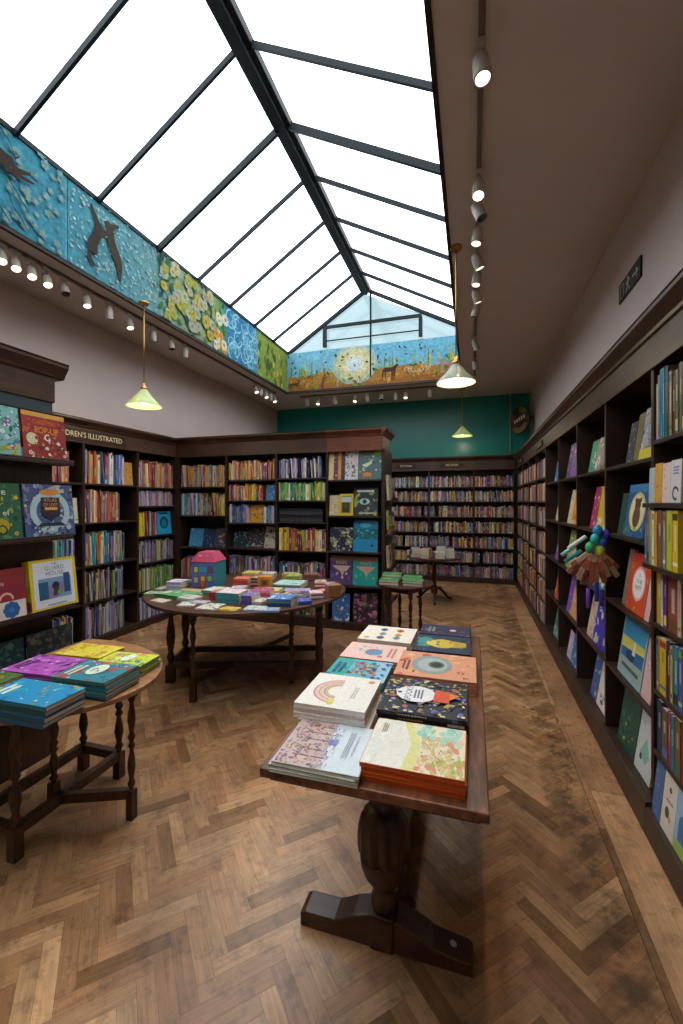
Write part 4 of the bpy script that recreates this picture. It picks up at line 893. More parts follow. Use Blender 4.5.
put((-2.50, 2.89), (-2.17, 2.85), .2, .026, 2, ['#4f8a5a', '#3f7a52'], 'large green picture book', 'at the left front of the round table', a_gen('#5f9a68', ['#8fc08a', '#2f6a4a', '#c9d8a0', '#4f9a8a'], 2, 'x'))
put((-2.70, 3.13), (-2.63, 3.14), .12, .008, 1, ['#c9cfc0'], 'pale green leaflet', 'on the left rim of the round table', a_gen('#b9c8a8', ['#8fa878'], 3))
put((-2.115, 2.675), (-1.99, 2.705), .12, .008, 1, ['#d8d6cc'], 'white card booklet', 'at the front rim of the round table', a_gen('#dedbd0', ['#c9c6bc', '#a8a8a0'], 4))
put((-1.928, 2.645), (-1.77, 2.65), .13, .008, 1, ['#dcd6c6'], 'cream card booklet', 'at the front centre of the round table', a_gen('#e3ddcc', ['#c9bfae', '#7a7a8a'], 5))
put((-1.735, 2.64), (-1.60, 2.645), .1, .012, 1, ['#c9a23a'], 'mustard booklet', 'at the front of the round table', a_gen('#d3b04a', ['#8a6a4a', '#e0cf8a'], 6))
put((-1.565, 2.69), (-1.42, 2.71), .12, .016, 1, ['#a9a8c8'], 'lilac grey booklet', 'at the front right of the round table', a_gen('#b9c4c0', ['#8f9ab8', '#d8dcd0'], 7))
put((-1.896, 2.86), (-1.70, 2.87), .16, .08, 5, ['#3f8a92', '#3a7f88', '#4a95a0'], 'teal paperback with white cover', 'at the centre front of the round table', a_gen('#e0cfd0', ['#d8a8b0', '#efe6e0'], 8))
put((-2.015, 2.945), (-1.915, 2.94), .13, .058, 5, ['#a83a3a', '#b94a40'], 'red small paperback', 'left of the teal paperback stack', a_gen('#c04a45', ['#8a2f30', '#d98a70'], 9))
put((-1.678, 2.86), (-1.59, 2.86), .14, .07, 4, ['#6a5aa0', '#5a4f92'], 'violet small paperback', 'right of the teal paperback stack', a_gen('#7a6ab0', ['#4f4280', '#b9a8d8'], 10))
put((-2.19, 3.09), (-1.99, 3.08), .17, .034, 3, ['#3f8a70', '#4f9a80'], 'green book with pale cover', 'in front of the dollhouse box', a_gen('#cfd6c8', ['#8fb8a0', '#e6e4d8'], 11))
put((-2.45, 3.09), (-2.23, 3.1), .11, .014, 1, ['#b9985a'], 'tan patterned book', 'flat in front of the dollhouse box', a_gen('#c9a878', ['#8a6a4a', '#e0cfa8', '#a85a3a'], 12))
put((-2.10, 3.447), (-1.965, 3.475), .14, .074, 4, ['#c0453a', '#d0604a'], 'coral red small hardback', 'right of the dollhouse box', a_gen('#d96a5a', ['#b93a35', '#e6a890'], 13))
put((-2.17, 3.72), (-2.01, 3.73), .13, .085, 5, ['#c9a82e', '#d8c8a0', '#d0b03a'], 'yellow small book', 'behind the coral red books', a_gen('#d9c04a', ['#b98a2a', '#efe0a8'], 14))
put((-1.95, 3.50), (-1.87, 3.51), .12, .08, 5, ['#7a4a4a', '#b9a8a0'], 'dusty pink small book', 'left of the orange box', a_gen('#b98a90', ['#8a5a60', '#d8c0b8'], 15))
put((-1.693, 3.03), (-1.54, 3.07), .17, .064, 5, ['#c04f5a', '#d88a8a', '#b9485a'], 'pink paperback', 'at the centre of the round table', a_gen('#a84a78', ['#d88aa0', '#7a2f5a'], 16))
put((-1.71, 3.24), (-1.56, 3.26), .15, .03, 2, ['#d8c87a', '#c9b86a'], 'cream yellow paperback', 'behind the pink paperback stack', a_gen('#dccf9a', ['#b9a05a'], 17))
put((-1.72, 3.48), (-1.46, 3.50), .24, .04, 3, ['#8fb8b0', '#6fa098'], 'pale teal picture book', 'right of the orange box', a_gen('#a8ccc6', ['#5f9a90', '#d8e6e0', '#3f8a80'], 18, 'x'))
put((-1.72, 3.78), (-1.60, 3.8), .16, .06, 4, ['#9ab04a', '#7f9a3a'], 'lime small book', 'at the back of the round table', a_gen('#b9c45a', ['#6f8a2f'], 19))
put((-1.574, 3.884), (-1.438, 3.926), .12, .066, 4, ['#6a4438', '#7f5545'], 'brown small hardback', 'at the back right of the round table', a_gen('#8a6450', ['#5a3a2f'], 20))
put((-1.468, 2.87), (-1.288, 2.905), .17, .056, 4, ['#3f5fa8', '#35508f', '#5f8a5a'], 'blue picture book with icy cover', 'at the right front of the round table', a_gen('#4a78c0', ['#8fd0e6', '#2f4f98', '#d8eef0'], 21, 'x'))
put((-1.519, 3.28), (-1.31, 3.34), .12, .03, 2, ['#8a80b8', '#c97a4a'], 'lavender and orange book', 'right of the cream yellow books', a_gen('#a8a0c8', ['#c98a6a', '#e0d8e6', '#7a6aa0'], 22))
put((-1.44, 3.10), (-1.265, 3.11), .14, .034, 3, ['#d0b83a', '#2f3f88', '#c9b030'], 'yellow and navy book', 'behind the blue icy books', a_gen('#2f3f88', ['#4a5fa8', '#d0c04a'], 23))
put((-1.262, 2.975), (-1.17, 3.025), .11, .026, 2, ['#3a4a9a'], 'deep blue small book', 'on the right rim of the round table', a_gen('#4452a8', ['#2a357a', '#8a9ad8'], 24))
put((-1.23, 3.17), (-1.14, 3.22), .13, .05, 4, ['#d88a90', '#e0d6d0', '#2f6aa8'], 'pink white small book', 'near the right rim of the round table', a_gen('#e6d3cc', ['#d89aa0', '#a8c8d8'], 25))
put((-1.36, 3.6), (-1.265, 3.63), .11, .058, 4, ['#c04540', '#e0d8cc'], 'red white small book', 'at the right back of the round table', a_gen('#d8cfc0', ['#c0453f'], 26))
put((-1.255, 3.58), (-1.17, 3.605), .1, .05, 3, ['#8a5aa8', '#d8d0e0'], 'purple white small book', 'behind the card box on the right', a_gen('#c9b8d8', ['#8a5aa8'], 27))
extra = [(-2.14, 2.87, .15, .12, .03, 2, -.1, '#c9d0c8', 'pale grey booklet near the front left'), (-1.79, 3.1, .15, .13, .05, 3, .1, '#d8c9b0', 'sand coloured book behind the teal paperbacks'),
         (-2.60, 3.42, .13, .17, .03, 2, .2, '#6a8a5a', 'moss green book at the left back'), (-1.96, 3.3, .13, .14, .035, 2, .25, '#c9b8d0', 'pale mauve book in front of the coral books'), (-2.0, 3.93, .16, .13, .06, 3, .2, '#d8d0bc', 'ivory book at the far rim'),
         (-1.37, 3.79, .11, .09, .03, 2, .4, '#5f8a98', 'grey blue book near the back right'), (-1.42, 3.24, .12, .10, .03, 2, .3, '#d89a6a', 'apricot booklet right of centre'), (-1.19, 3.44, .1, .12, .03, 2, .5, '#c9485a', 'raspberry booklet on the right rim'), (-1.78, 4.02, .15, .12, .05, 3, .1, '#b9a05a', 'ochre book at the far rim'), (-1.57, 2.94, .1, .13, .03, 2, .1, '#e0d8d0', 'white booklet beside the violet paperbacks')]
extra += [(-2.0, 2.80, .13, .09, .014, 1, .1, '#b9b0c8', 'pale violet leaflet near the front'), (-1.84, 2.76, .13, .09, .012, 1, .05, '#d0d8c8', 'mint leaflet near the front'), (-1.37, 2.76, .12, .1, .014, 1, .3, '#7f9ab8', 'steel blue leaflet near the right front'), (-2.33, 2.76, .14, .09, .012, 1, -.2, '#d8c8b8', 'beige leaflet near the left front'),
          (-2.58, 2.98, .13, .11, .014, 1, .2, '#8fb08a', 'fern green leaflet near the left rim'), (-1.52, 3.17, .09, .12, .02, 1, .2, '#e0c8a0', 'pale gold leaflet right of the pink paperbacks'), (-2.12, 3.28, .1, .12, .02, 1, .1, '#d0a890', 'terracotta leaflet beside the dollhouse box')]
for q, (x, y, w, d, h, n, a, c, ds) in enumerate(extra): mini(x, y, d, w, h, n, a+PI/2, [c], ds, 'on the round table', a_gen(c, ['#d8d0c0', '#8a7a70', '#5f6f8f'], 100+q, 'x'))
# boxes standing among the books
x, y, w, d, a = fr((-1.844, 3.436), (-1.726, 3.472), .07)
o = thing('gift_box', 'small orange yellow window box among books on the round table', 'box', T(x, y, ZM+.0005) @ RZ(a)); mb = MB(); mb.box(-w/2, -d/2, 0, w/2, d/2, .108, hx('#d08a2a')); mb.build('carton', PRINT, o, bevel=.002)
mb = MB(); mb.box(-w*.32, -d/2-.0012, .025, w*.32, -d/2-.0002, .085, hx('#a8683a')); mb.box(-w*.16, -d/2-.002, .035, w*.16, -d/2-.0013, .072, hx('#4a3a4a')); mb.build('front_panel', PRINT, o)
x, y, w, d, a = fr((-1.115, 3.275), (-1.03, 3.345), .08)
o = thing('card_box', 'plain brown card box on the right rim of the round table', 'box', T(x, y, ZM+.0005) @ RZ(a)); mb = MB(); mb.box(-w/2, -d/2, 0, w/2, d/2, .085, hx('#8a6040')); mb.build('carton', PRINT, o, bevel=.003); mb = MB(); mb.box(-w/2-.002, -d/2-.002, .0855, w/2+.002, d/2+.002, .098, hx('#9a7050')); mb.build('lid', PRINT, o, bevel=.002)
# dollhouse carton
o = thing('dollhouse_box', 'blue dollhouse shaped carton with pink roof on the round table', 'toy box', T(-2.36, 3.45, ZM+.0005) @ RZ(.1)); w, d, hh = .23, .22, .232
mb = MB(); mb.box(-w/2, -d/2, 0, w/2, d/2, hh, hx('#5a6ea8'), cols=[hx('#5a6ea8'), hx('#5a6ea8'), hx('#5f6fae'), hx('#2f8fa0'), hx('#5a6ea8'), hx('#4a5e98')]); mb.build('wall_carton', PRINT, o)
mb = MB(); e = .006; k = .05
mb.grid([(-w/2-e, -d/2-e, hh), (w/2+e, -d/2-e, hh), (w/2+e, d/2+e, hh), (-w/2-e, d/2+e, hh), (-w/2+k, -d/2+.03, hh+.085), (w/2-k, -d/2+.03, hh+.085), (w/2-k, d/2-.03, hh+.085), (-w/2+k, d/2-.03, hh+.085)], [(0, 3, 2, 1), (4, 5, 6, 7), (0, 1, 5, 4), (1, 2, 6, 5), (2, 3, 7, 6), (3, 0, 4, 7)], hx('#c0496a')); mb.build('roof', PRINT, o)
yf = -d/2-.0015
def pan(x0, z0, x1, z1, c, y=yf): mb.box(x0, y, z0, x1, y+.0012, z1, hx(c))
for x0, z0, c in ((-.095, .13, '#c9c05a'), (.045, .13, '#8a5a4a'), (-.095, .035, '#c9b98a'), (.04, .05, '#7fc04a')):
    mb = MB(); pan(x0, z0, x0+.05, z0+.06, '#3a3f78'); pan(x0+.006, z0+.006, x0+.044, z0+.054, c, yf-.0013); mb.build('window', PRINT, o)
mb = MB(); pan(-.03, 0.001, .025, .105, '#b0405a'); pan(-.02, .001, .015, .055, '#c9702a', yf-.0013); pan(-.02, .058, .015, .098, '#d0c03a', yf-.0013); mb.build('door', PRINT, o)
mb = MB(); pan(-.04, .14, .038, .185, '#3fa0b8'); mb.build('name_panel', PRINT, o)
for x0 in (-.05, .02):
    mb = MB(); Mr = Matrix.Rotation(-.34, 4, 'X'); 
    mb.box(x0, -d/2+.012, hh+.028, x0+.032, -d/2+.03, hh+.06, hx('#d8a0b0')); mb.build('dormer', PRINT, o)

# green book table near the bookcase end
o = thing('side_table', 'small round side table of green books beside the bookcase end', 'table', T(-.67, 4.44, 0))
mb = MB(); ell_top(mb, 0, 0, .3, .3, .672, .69, 40); mb.build('table_top', W_PED, o, bevel=.003)
sl = [(.17*math.cos(a), .17*math.sin(a)) for a in (PI/4-.3, 3*PI/4-.3, 5*PI/4-.3, 7*PI/4-.3)]
for x, y in sl:
    mb = MB(); turned(mb, x, y, 0, .6715, .02, 12, 2); mb.build('leg', W_PED, o)
for i in range(4):
    mb = MB(); bar(mb, sl[i], sl[(i+1) % 4], .6, .671, .022); mb.build('apron', W_PED, o)
    mb = MB(); bar(mb, sl[i], sl[(i+1) % 4], .15, .18, .02); mb.build('stretcher', W_PED, o)
rr = random.Random(51)
for i, (dx, dy, n, nm) in enumerate(((-.13, -.12, 2, 'at near left of small side table'), (.1, -.12, 2, 'at near right of small side table'), (-.15, .07, 3, 'at back left of small side table'), (.07, .08, 2, 'at back right of small side table'))):
    stack(-.67+dx, 4.44+dy, .2, .16, n, .026*n, rr.uniform(-.1, .1), [hx('#1f5a3a'), hx('#2f7a45'), hx('#27663f')], 'dark green picture book', nm, a_gen('#2f8a55', ['#8fb84a', '#1f6a45', '#c9cf6a', '#3fa070'], 60+i), .69, rr, edge=hx('#173a28'))
# pedestal table at the back
o = thing('pedestal_table', 'small round pedestal table with three curved feet in the far room', 'table', T(-.56, 6.72, 0))
mb = MB(); ell_top(mb, 0, 0, .42, .42, .668, .69, 40); mb.build('table_top', W_PED, o, bevel=.004)
mb = MB(); mb.lathe([(.05, .12), (.055, .2), (.035, .25), (.03, .3), (.045, .36), (.04, .42), (.028, .5), (.03, .6), (.07, .645), (.08, .667)], 0, 0, 0, 18); mb.build('stem', W_PED, o)
for k in range(3):
    a = -PI/2+.1+k*2*PI/3; c, s = math.cos(a), math.sin(a)
    mb = MB(); mb.tube([(c*r, s*r, z) for r, z in ((.035, .2), (.1, .185), (.17, .12), (.23, .05), (.28, .02), (.31, .018))], .022, 8, WHITE, [1.1, 1.1, 1, .85, .75, .8]); mb.build('foot', W_PED, o)
rr = random.Random(52)
for i, (dx, dy, n, c, nm) in enumerate(((-.27, -.12, 3, ['#8a7a78', '#6a5a58'], 'grey brown paperback;left rim'), (-.1, -.2, 3, ['#c9788a', '#d8a8a8', '#a85a5a'], 'pink paperback;near middle'), (.1, -.22, 2, ['#cfc8b8', '#b9b0a0'], 'cream paperback;near right'), (.24, -.08, 3, ['#2f5a9a', '#3f6aa8'], 'blue paperback;right rim'), (-.14, .12, 2, ['#d8d0c0', '#8a8f9a'], 'white grey paperback;back left'), (.1, .1, 3, ['#7fb0b8', '#5f98a8'], 'pale blue paperback;back right'))):
    ds, pl = nm.split(';')
    stack(-.56+dx, 6.72+dy, .13, .19, n, .046*n, rr.uniform(-.2, .2), [hx(q) for q in c], ds, f'at the {pl} of the pedestal table', a_gen(c[0], ['#d8cfc0', '#55505a'], 70+i), .69, rr, hard=False)

# ================================================================== FACE-OUT AND NEAR BOOKS
E_, W_, S_ = (1, 0, 0), (-1, 0, 0), (0, -1, 0)
G = 'face-out books on the near display case'
rr = random.Random(61)
def art_of(w, h, f): return f(Art(w, h))
def tb(y0, y1, z, h, cover, label, f, t=.02, lean=.13, dx=0):
    w = y1-y0; face_out((-2.342-t+dx, y0, z+.001), E_, w, h, t, cover, label, lean=.12, group=G, art=art_of(w, h, f), spine=cover)
def f_pop(a):
    r2 = random.Random(71); a.rect(0, 0, 1, 1, hx('#8f2a26')); a.rect(0, .9, 1, 1, hx('#c9963a')); a.scatter(40, [hx('#a83a2a'), hx('#6a2022'), hx('#b9602e')], .02, .05, r2, 0, .55, 1, .9); a.text('CHRISTMAS', .5, .79, .095, hx('#e0642e'), .72); a.text('POP-UP', .54, .62, .14, hx('#e8923a'), .8)
    a.ell(.2, .42, .13, .13, hx('#cfc6a0')); a.scatter(70, [hx('#e0d0b0'), hx('#3a1f22'), hx('#c9a04a'), hx('#b0504a'), hx('#d8d0d8'), hx('#55282c')], .02, .05, r2, .1, .02, .98, .5); a.ring(.55, .47, .05, .08, hx('#e6dcd0'), 1, 5, 10); return a
def f_aqua(a):
    r2 = random.Random(72); a.rect(0, 0, 1, 1, hx('#7fb5b0')); a.scatter(110, [hx('#d3e6e0'), hx('#3f8f88'), hx('#2a4f55'), hx('#a8d0cc'), hx('#8a5a9a')], .02, .08, r2, 0, .2, 1, 1); a.scatter(14, [hx('#c9a92e'), hx('#8a9a3a'), hx('#2a3a35')], .04, .08, r2, 0, 0, 1, .2); return a
def f_ship(a):
    r2 = random.Random(73); a.rect(0, 0, 1, 1, hx('#4a5a86')); a.scatter(130, [hx('#7a8ab0'), hx('#a8b8d0'), hx('#3a3f6a'), hx('#6a8a9a'), hx('#8a7a9a'), hx('#c9b890')], .02, .07, r2)
    a.ring(.5, .48, .28, .4, hx('#a8c0c8'), 0, 6.28, 22); a.poly([(.32, .42), (.5, .3), (.7, .42), (.7, .75), (.32, .75)], hx('#2f2a3a')); a.text('ATLAS', .51, .70, .065, hx('#d99e4e')); a.text('OF LOST', .51, .61, .062, hx('#d99e4e'), .85); a.lines(.37, .56, .66, 1, .05, hx('#d99e4e'), r2); a.scatter(40, [hx('#8fb0c0'), hx('#d0dce0'), hx('#4a5a80'), hx('#2f3a55')], .02, .05, r2, .1, .04, .9, .26); a.ell(.5, .85, .2, .06, hx('#c98a3a')); a.poly([(.2, .2), (.8, .2), (.7, .27), (.3, .26)], hx('#22303a')); return a
def f_green(a):
    r2 = random.Random(74); a.rect(0, 0, 1, 1, hx('#2f5f45')); a.scatter(22, [hx('#4f8a5a'), hx('#c9a93a'), hx('#1f3f33'), hx('#8a9a4a')], .05, .1, r2); a.ell(.55, .25, .2, .16, hx('#a89a2e')); a.ring(.6, .18, .07, .1, hx('#25302a')); a.scatter(50, [hx('#4f8a5a'), hx('#c9a93a'), hx('#1f3f33'), hx('#3a6a4a')], .02, .05, r2); a.text('fre', .6, .85, .12, hx('#d8e0cc')); a.text('ge', .5, .67, .12, hx('#d8e0cc')); a.text('e of', .62, .48, .1, hx('#d8e0cc')); return a
def f_guard(a):
    r2 = random.Random(75); a.rect(0, 0, 1, 1, hx('#d8bf2e')); a.rect(.07, .05, .93, .95, hx('#d5dce6')); a.text('THE', .52, .9, .05, hx('#5c6b80')); a.text('GUARD', .52, .815, .085, hx('#5c6b80')); a.text('MOUSE', .52, .705, .085, hx('#5c6b80'))
    a.rect(.16, .2, .86, .62, hx('#7a9cc0')); a.rect(.16, .2, .36, .55, hx('#2f5a80')); a.rect(.7, .28, .84, .68, hx('#2f5078')); a.poly([(.36, .2), (.36, .45), (.7, .52), (.7, .28), (.5, .2)], hx('#8a7aa8')); a.ell(.52, .45, .08, .08, hx('#1f2430')); a.poly([(.45, .25), (.62, .25), (.58, .42), (.48, .42)], hx('#39404a')); a.ell(.6, .3, .05, .06, hx('#7f9a6a')); a.poly([(.16, .2), (.86, .2), (.8, .13), (.25, .13)], hx('#cfd8e4')); a.lines(.3, .1, .75, 1, .03, hx('#8a9ab0'), r2); return a
def f_bag(a):
    r2 = random.Random(76); a.rect(0, 0, 1, 1, hx('#8a2f35')); a.text('N', .55, .72, .07, hx('#e6dcd0')); a.rect(.15, .02, .98, .36, hx('#d8d0c8')); a.ring(.62, .4, .1, .14, hx('#e0b0a0'), 0, PI, 12); a.flower(.7, .19, .16, hx('#2f5f9a'), hx('#3f78b0'), 8); a.poly([(0, .1), (.35, .12), (.3, .42), (0, .45)], hx('#1f5a8a')); a.rect(.1, .58, .9, .62, hx('#7a2f5a')); return a
def f_dark(seed, cols):
    def f(a):
        r2 = random.Random(seed); a.rect(0, 0, 1, 1, hx(cols[0])); a.scatter(90, [hx(c) for c in cols[1:]], .03, .08, r2); return a
    return f
tb(1.715, 1.975, 1.77, .27, hx('#7a2622'), 'dark red picture book with gold top band and POP-UP lettering', f_pop, .03)
tb(1.45, 1.70, 1.77, .27, hx('#6aa09c'), 'aqua frosty picture book beside the dark red one', f_aqua)
tb(1.725, 2.03, 1.325, .305, hx('#3f4c74'), 'blue picture book with a pale ring round dark shield title', f_ship, .024)
tb(1.45, 1.71, 1.325, .305, hx('#26503a'), 'green picture book with white lettering and yellow machine', f_green)
tb(1.76, 2.05, .90, .29, hx('#d0b52a'), 'yellow bordered book with snowy blue mouse scene', f_guard, .05)
tb(1.46, 1.735, .90, .27, hx('#7a282e'), 'crimson book with white bag and blue flower', f_bag)
tb(1.75, 2.02, .50, .28, hx('#2a2f33'), 'dark floral book on the lowest ledge of the display case', f_dark(77, ['#262c30', '#3f4a3a', '#55503a', '#2f4a50', '#6a5a4a']))
tb(1.45, 1.73, .50, .28, hx('#1f3338'), 'dark teal patterned book low on the display case', f_dark(78, ['#1f3338', '#2f5a5a', '#3f4a55', '#4a6a5a']))

# projecting bookcase: large face-out books on its open end bay
G = 'face-out books on the open end of the projecting bookcase'
def pb_(x0, x1, z, h, cover, label, f, t=.018, y=YP-.035, g=None, lean=.1):
    w = x1-x0; face_out((x0, y+.045+t, z+.001), S_, w, h, t, cover, label, lean=lean, group=g or G, art=art_of(w, h, f))
def bold(base, *cols, n=22, seed=1, r=(.05, .12)):
    def f(a):
        r2 = random.Random(seed); a.rect(0, 0, 1, 1, hx(base)); a.scatter(n, [hx(c) for c in cols], r[0], r[1], r2); a.scatter(n*3, [hx(c) for c in cols]+[hx(base), mixc(hx(base), (1, 1, 1), .4), mixc(hx(base), (0, 0, 0), .6)], r[0]*.3, r[1]*.45, r2); return a
    return f
def f_tiger(a):
    r2 = random.Random(5); a.rect(0, 0, 1, 1, hx('#4f6a70')); a.scatter(26, [hx('#3a4a55'), hx('#8f9a5a'), hx('#6a8a8a'), hx('#7a5f6a'), hx('#c9c28a')], .05, .1, r2); a.poly([(.15, .5), (.5, .62), (.62, .72), (.58, .55), (.35, .42)], hx('#c9d0b0')); a.ell(.4, .17, .2, .1, hx('#c9823a')); a.rect(.22, .02, .27, .14, hx('#b5702f')); a.rect(.5, .02, .55, .14, hx('#b5702f')); a.ell(.75, .7, .12, .12, hx('#3f7a82')); a.rect(.7, .86, .98, .98, hx('#8fae3a')); return a
SPA = 'face-out tall slim volumes on the end bay'
pb_(-1.674, -1.612, 1.795, .345, hx('#c9b88a'), 'slim tall book with yellow bird pattern on the top end shelf', bold('#cfc08a', '#d9b23c', '#3f5a55', '#b9705a', '#e6dcc0', n=14, seed=2, r=(.1, .2)))
pb_(-1.609, -1.561, 1.795, .345, hx('#6a2f4a'), 'slim plum volume with pink hand shape on the top end shelf', bold('#6a2a4a', '#b0788a', '#8a4a6a', '#c9a8a0', n=9, seed=3, r=(.15, .3)))
pb_(-1.558, -1.514, 1.795, .345, hx('#b9882e'), 'slim mustard volume on the top end shelf', bold('#b98a30', '#8a7a3a', '#d0a84a', '#6a6a3a', n=12, seed=4, r=(.12, .25)))
pb_(-1.511, -1.47, 1.795, .345, hx('#55284a'), 'slim dark purple volume on the top end shelf', bold('#4f2444', '#8a5a7a', '#6a3a5a', n=9, seed=5, r=(.12, .25)))
pb_(-1.466, -1.306, 1.795, .345, hx('#cfc9cc'), 'white flower print book on the top end shelf', bold('#cfc9cf', '#3f3a4a', '#8a9a6a', '#c9b06a', '#6a5a70', n=26, seed=6, r=(.08, .16)))
pb_(-1.302, -1.02, 1.795, .345, hx('#46606a'), 'wide grey green wildlife book with small tiger, top end shelf', f_tiger)
pb_(-1.664, -1.545, 1.365, .245, hx('#c9b68a'), 'cream book with dark sketches on the second end shelf', bold('#c9b890', '#8a7a5a', '#6a4f3a', '#e0d6b8', n=20, seed=7))
def f_yframe(a):
    a.rect(0, 0, 1, 1, hx('#d9b82a')); a.rect(.12, .1, .88, .9, hx('#8a8f3a')); a.rect(.14, .62, .86, .84, hx('#b9c4c8')); a.rect(.22, .14, .75, .6, hx('#3a2f22')); a.ell(.45, .45, .18, .16, hx('#55402a')); return a
pb_(-1.54, -1.366, 1.365, .262, hx('#c9a82a'), 'yellow framed book with dark animal, second end shelf', f_yframe)
def f_eye(a):
    r2 = random.Random(9); a.rect(0, 0, 1, 1, hx('#2f3a40')); a.scatter(26, [hx('#8f9a4a'), hx('#4f5a55'), hx('#6a7a4a'), hx('#a8a86a')], .05, .12, r2); a.ell(.45, .52, .22, .13, hx('#b9d0cc')); a.ell(.45, .52, .11, .11, hx('#5f8f8a')); a.ell(.45, .52, .06, .06, hx('#16181c')); a.lines(.12, .94, .85, 1, .07, hx('#d8d6c8'), r2); a.lines(.2, .12, .85, 1, .05, hx('#b9b89a'), r2); return a
pb_(-1.355, -1.065, 1.365, .325, hx('#2f3a40'), 'dark book with pale eye motif, second end shelf', f_eye)
pb_(-1.66, -1.37, .935, .285, hx('#33304a'), 'dark moth print book on the third end shelf', bold('#2a2840', '#8a8a5a', '#c9c4b0', '#5a5a4a', '#b9aa6a', n=18, seed=11, r=(.07, .16)))
def f_blue(a):
    r2 = random.Random(12); a.rect(0, 0, 1, 1, hx('#2588b8')); a.rect(0, .4, 1, .72, hx('#1f6a78')); a.scatter(26, [hx('#2f8f88'), hx('#174f55'), hx('#4fb0c0')], .04, .09, r2, 0, .42, 1, .68); a.ell(.5, .84, .24, .09, hx('#5fc0dc')); a.ell(.78, .2, .07, .04, hx('#123a52')); return a
pb_(-1.362, -1.065, .935, .375, hx('#2080b0'), 'bright blue water book on the third end shelf', f_blue)
def f_maps(side):
    def f(a):
        r2 = random.Random(13); a.rect(0, 0, 1, 1, hx('#5a4478') if side == 0 else hx('#2a9a96')); a.rect(0, .82, 1, 1, hx('#8a6a5a'))
        a.text('MAPS', .5, .76, .12, hx('#d8b090')); a.poly([(.1, .66), (.9, .66), (.75, .5), (.62, .45), (.55, .3), (.45, .46), (.25, .55)], hx('#d0b0a0') if side == 0 else hx('#c9a890'))
        a.scatter(9, [hx('#7a5a98'), hx('#d0b8a8')] if side == 0 else [hx('#7fc85a'), hx('#3fb0a0')], .04, .09, r2, .05, .05, .95, .4); return a
    return f
pb_(-1.66, -1.37, .53, .345, hx('#4f3c6c'), 'purple atlas with MAPS lettering on the fourth end shelf', f_maps(0), .025)
pb_(-1.366, -1.065, .53, .345, hx('#248a88'), 'teal atlas with MAPS lettering on the fourth end shelf', f_maps(1), .025)
pb_(-1.63, -1.41, .09, .33, hx('#3a5a9a'), 'blue and white fox print book on the bottom end shelf', bold('#3f68a8', '#d8dcd8', '#6a8a6a', '#c9d0cc', '#2f4a8a', n=22, seed=14))
pb_(-1.365, -1.07, .09, .36, hx('#4a2a40'), 'dark pink octopus swirl book on the bottom end shelf', bold('#3a2a38', '#a84a78', '#8a3a68', '#6a7a3a', '#c97a98', n=22, seed=15, r=(.08, .16)))
# face-outs on the inner bays
G2 = 'face-out books on the inner bays of the projecting bookcase'
def in_(x0, x1, z, h, c, lab, f): pb_(x0, x1, z, h, hx(c), lab, f, .014, YP+.07, G2, .22)
in_(-3.76, -3.55, .915, .25, '#3f86b0', 'sky blue face-out book left above the dollhouse box', bold('#4a95c0', '#8fc8e0', '#2f6a9a', n=10, seed=21))
in_(-3.54, -3.34, .915, .25, '#2a3550', 'navy face-out book above the dollhouse box', bold('#2a3550', '#4a5a80', '#6a7aa0', n=10, seed=22))
in_(-3.335, -3.13, .915, .26, '#55504a', 'dark face-out book with orange foot above the dollhouse box', bold('#3a3a42', '#c98a4a', '#8a8f9a', '#d8d0c0', n=14, seed=23))
in_(-3.06, -2.83, .93, .26, '#20303c', 'black and blue globe face-out book on the second inner bay', bold('#20303c', '#3f7a90', '#5f9ab0', '#8a8f8a', n=12, seed=24))
in_(-2.82, -2.61, .93, .265, '#35343c', 'charcoal face-out book between globe and cream books', bold('#35343c', '#b9b4a8', '#6a6a70', '#8a8478', n=18, seed=25))
in_(-2.60, -2.40, .93, .28, '#b9b09a', 'cream face-out book with black figures on the second inner bay', bold('#c4bca8', '#35333a', '#8a8478', n=12, seed=26))
pb_(-2.77, -2.58, 1.26, .235, hx('#c08a30'), 'amber orange face-out book among purple spines on the inner bay', bold('#c9922e', '#a84a35', '#e0c860', '#7a4a3a', n=14, seed=27), .014, YP+.02, G2, .1)
pb_(-2.55, -2.40, 1.55, .2, hx('#3a6a98'), 'blue slanted face-out book at the end of cream row', bold('#4a80b0', '#c9c4d8', '#2f4f80', n=12, seed=28), .014, YP+.02, G2, .1)
# black boxed set
o = thing('boxed_set', 'flat black boxed volumes with fine white lines on the middle shelf', 'boxed set', T(-2.33, YP+.01, 1.281))
for i in range(2):
    mb = MB(); z = i*.085; mb.box(0, 0, z, .58, .2, z+.082, hx('#1d1c22')); mb.box(0, -.0008, z+.036, .58, 0, z+.043, hx('#4a4952'))
    for k in range(24): mb.box(.015+k*.024, -.001, z+.01, .022+k*.024, -.0003, z+.03, hx('#6f6e75'))
    mb.build('slipcase', PRINT, o)
# end rack books (cover towards +X)
G3 = 'slanted books on the end rack of the projecting bookcase'
for i, (y0, z, w, h, c, lab) in enumerate(((4.96, 1.55, .185, .3, '#d3c0a0', 'cream and pink slanted book on the top ledge of the end rack'), (5.2, 1.55, .185, .27, '#8a6a7a', 'mauve slanted book on the top ledge of the end rack'), (4.96, 1.15, .2, .28, '#9ab03a', 'lime and pink slanted book on the second ledge of the end rack'), (5.2, 1.15, .185, .26, '#b0608a', 'pink slanted book on the second ledge of the end rack'), (4.96, .75, .185, .26, '#c9b48a', 'cream slanted book on the third ledge of the end rack'), (5.2, .75, .185, .26, '#6a4a3a', 'brown slanted book on the third ledge of the end rack'))):
    face_out((-.957, y0-.02 if y0 < 5 else y0-.05, z+.001), E_, w, h, .03, hx(c), lab, lean=.06, group=G3, art=random_art(w, h, random.Random(90+i), hx(c)))
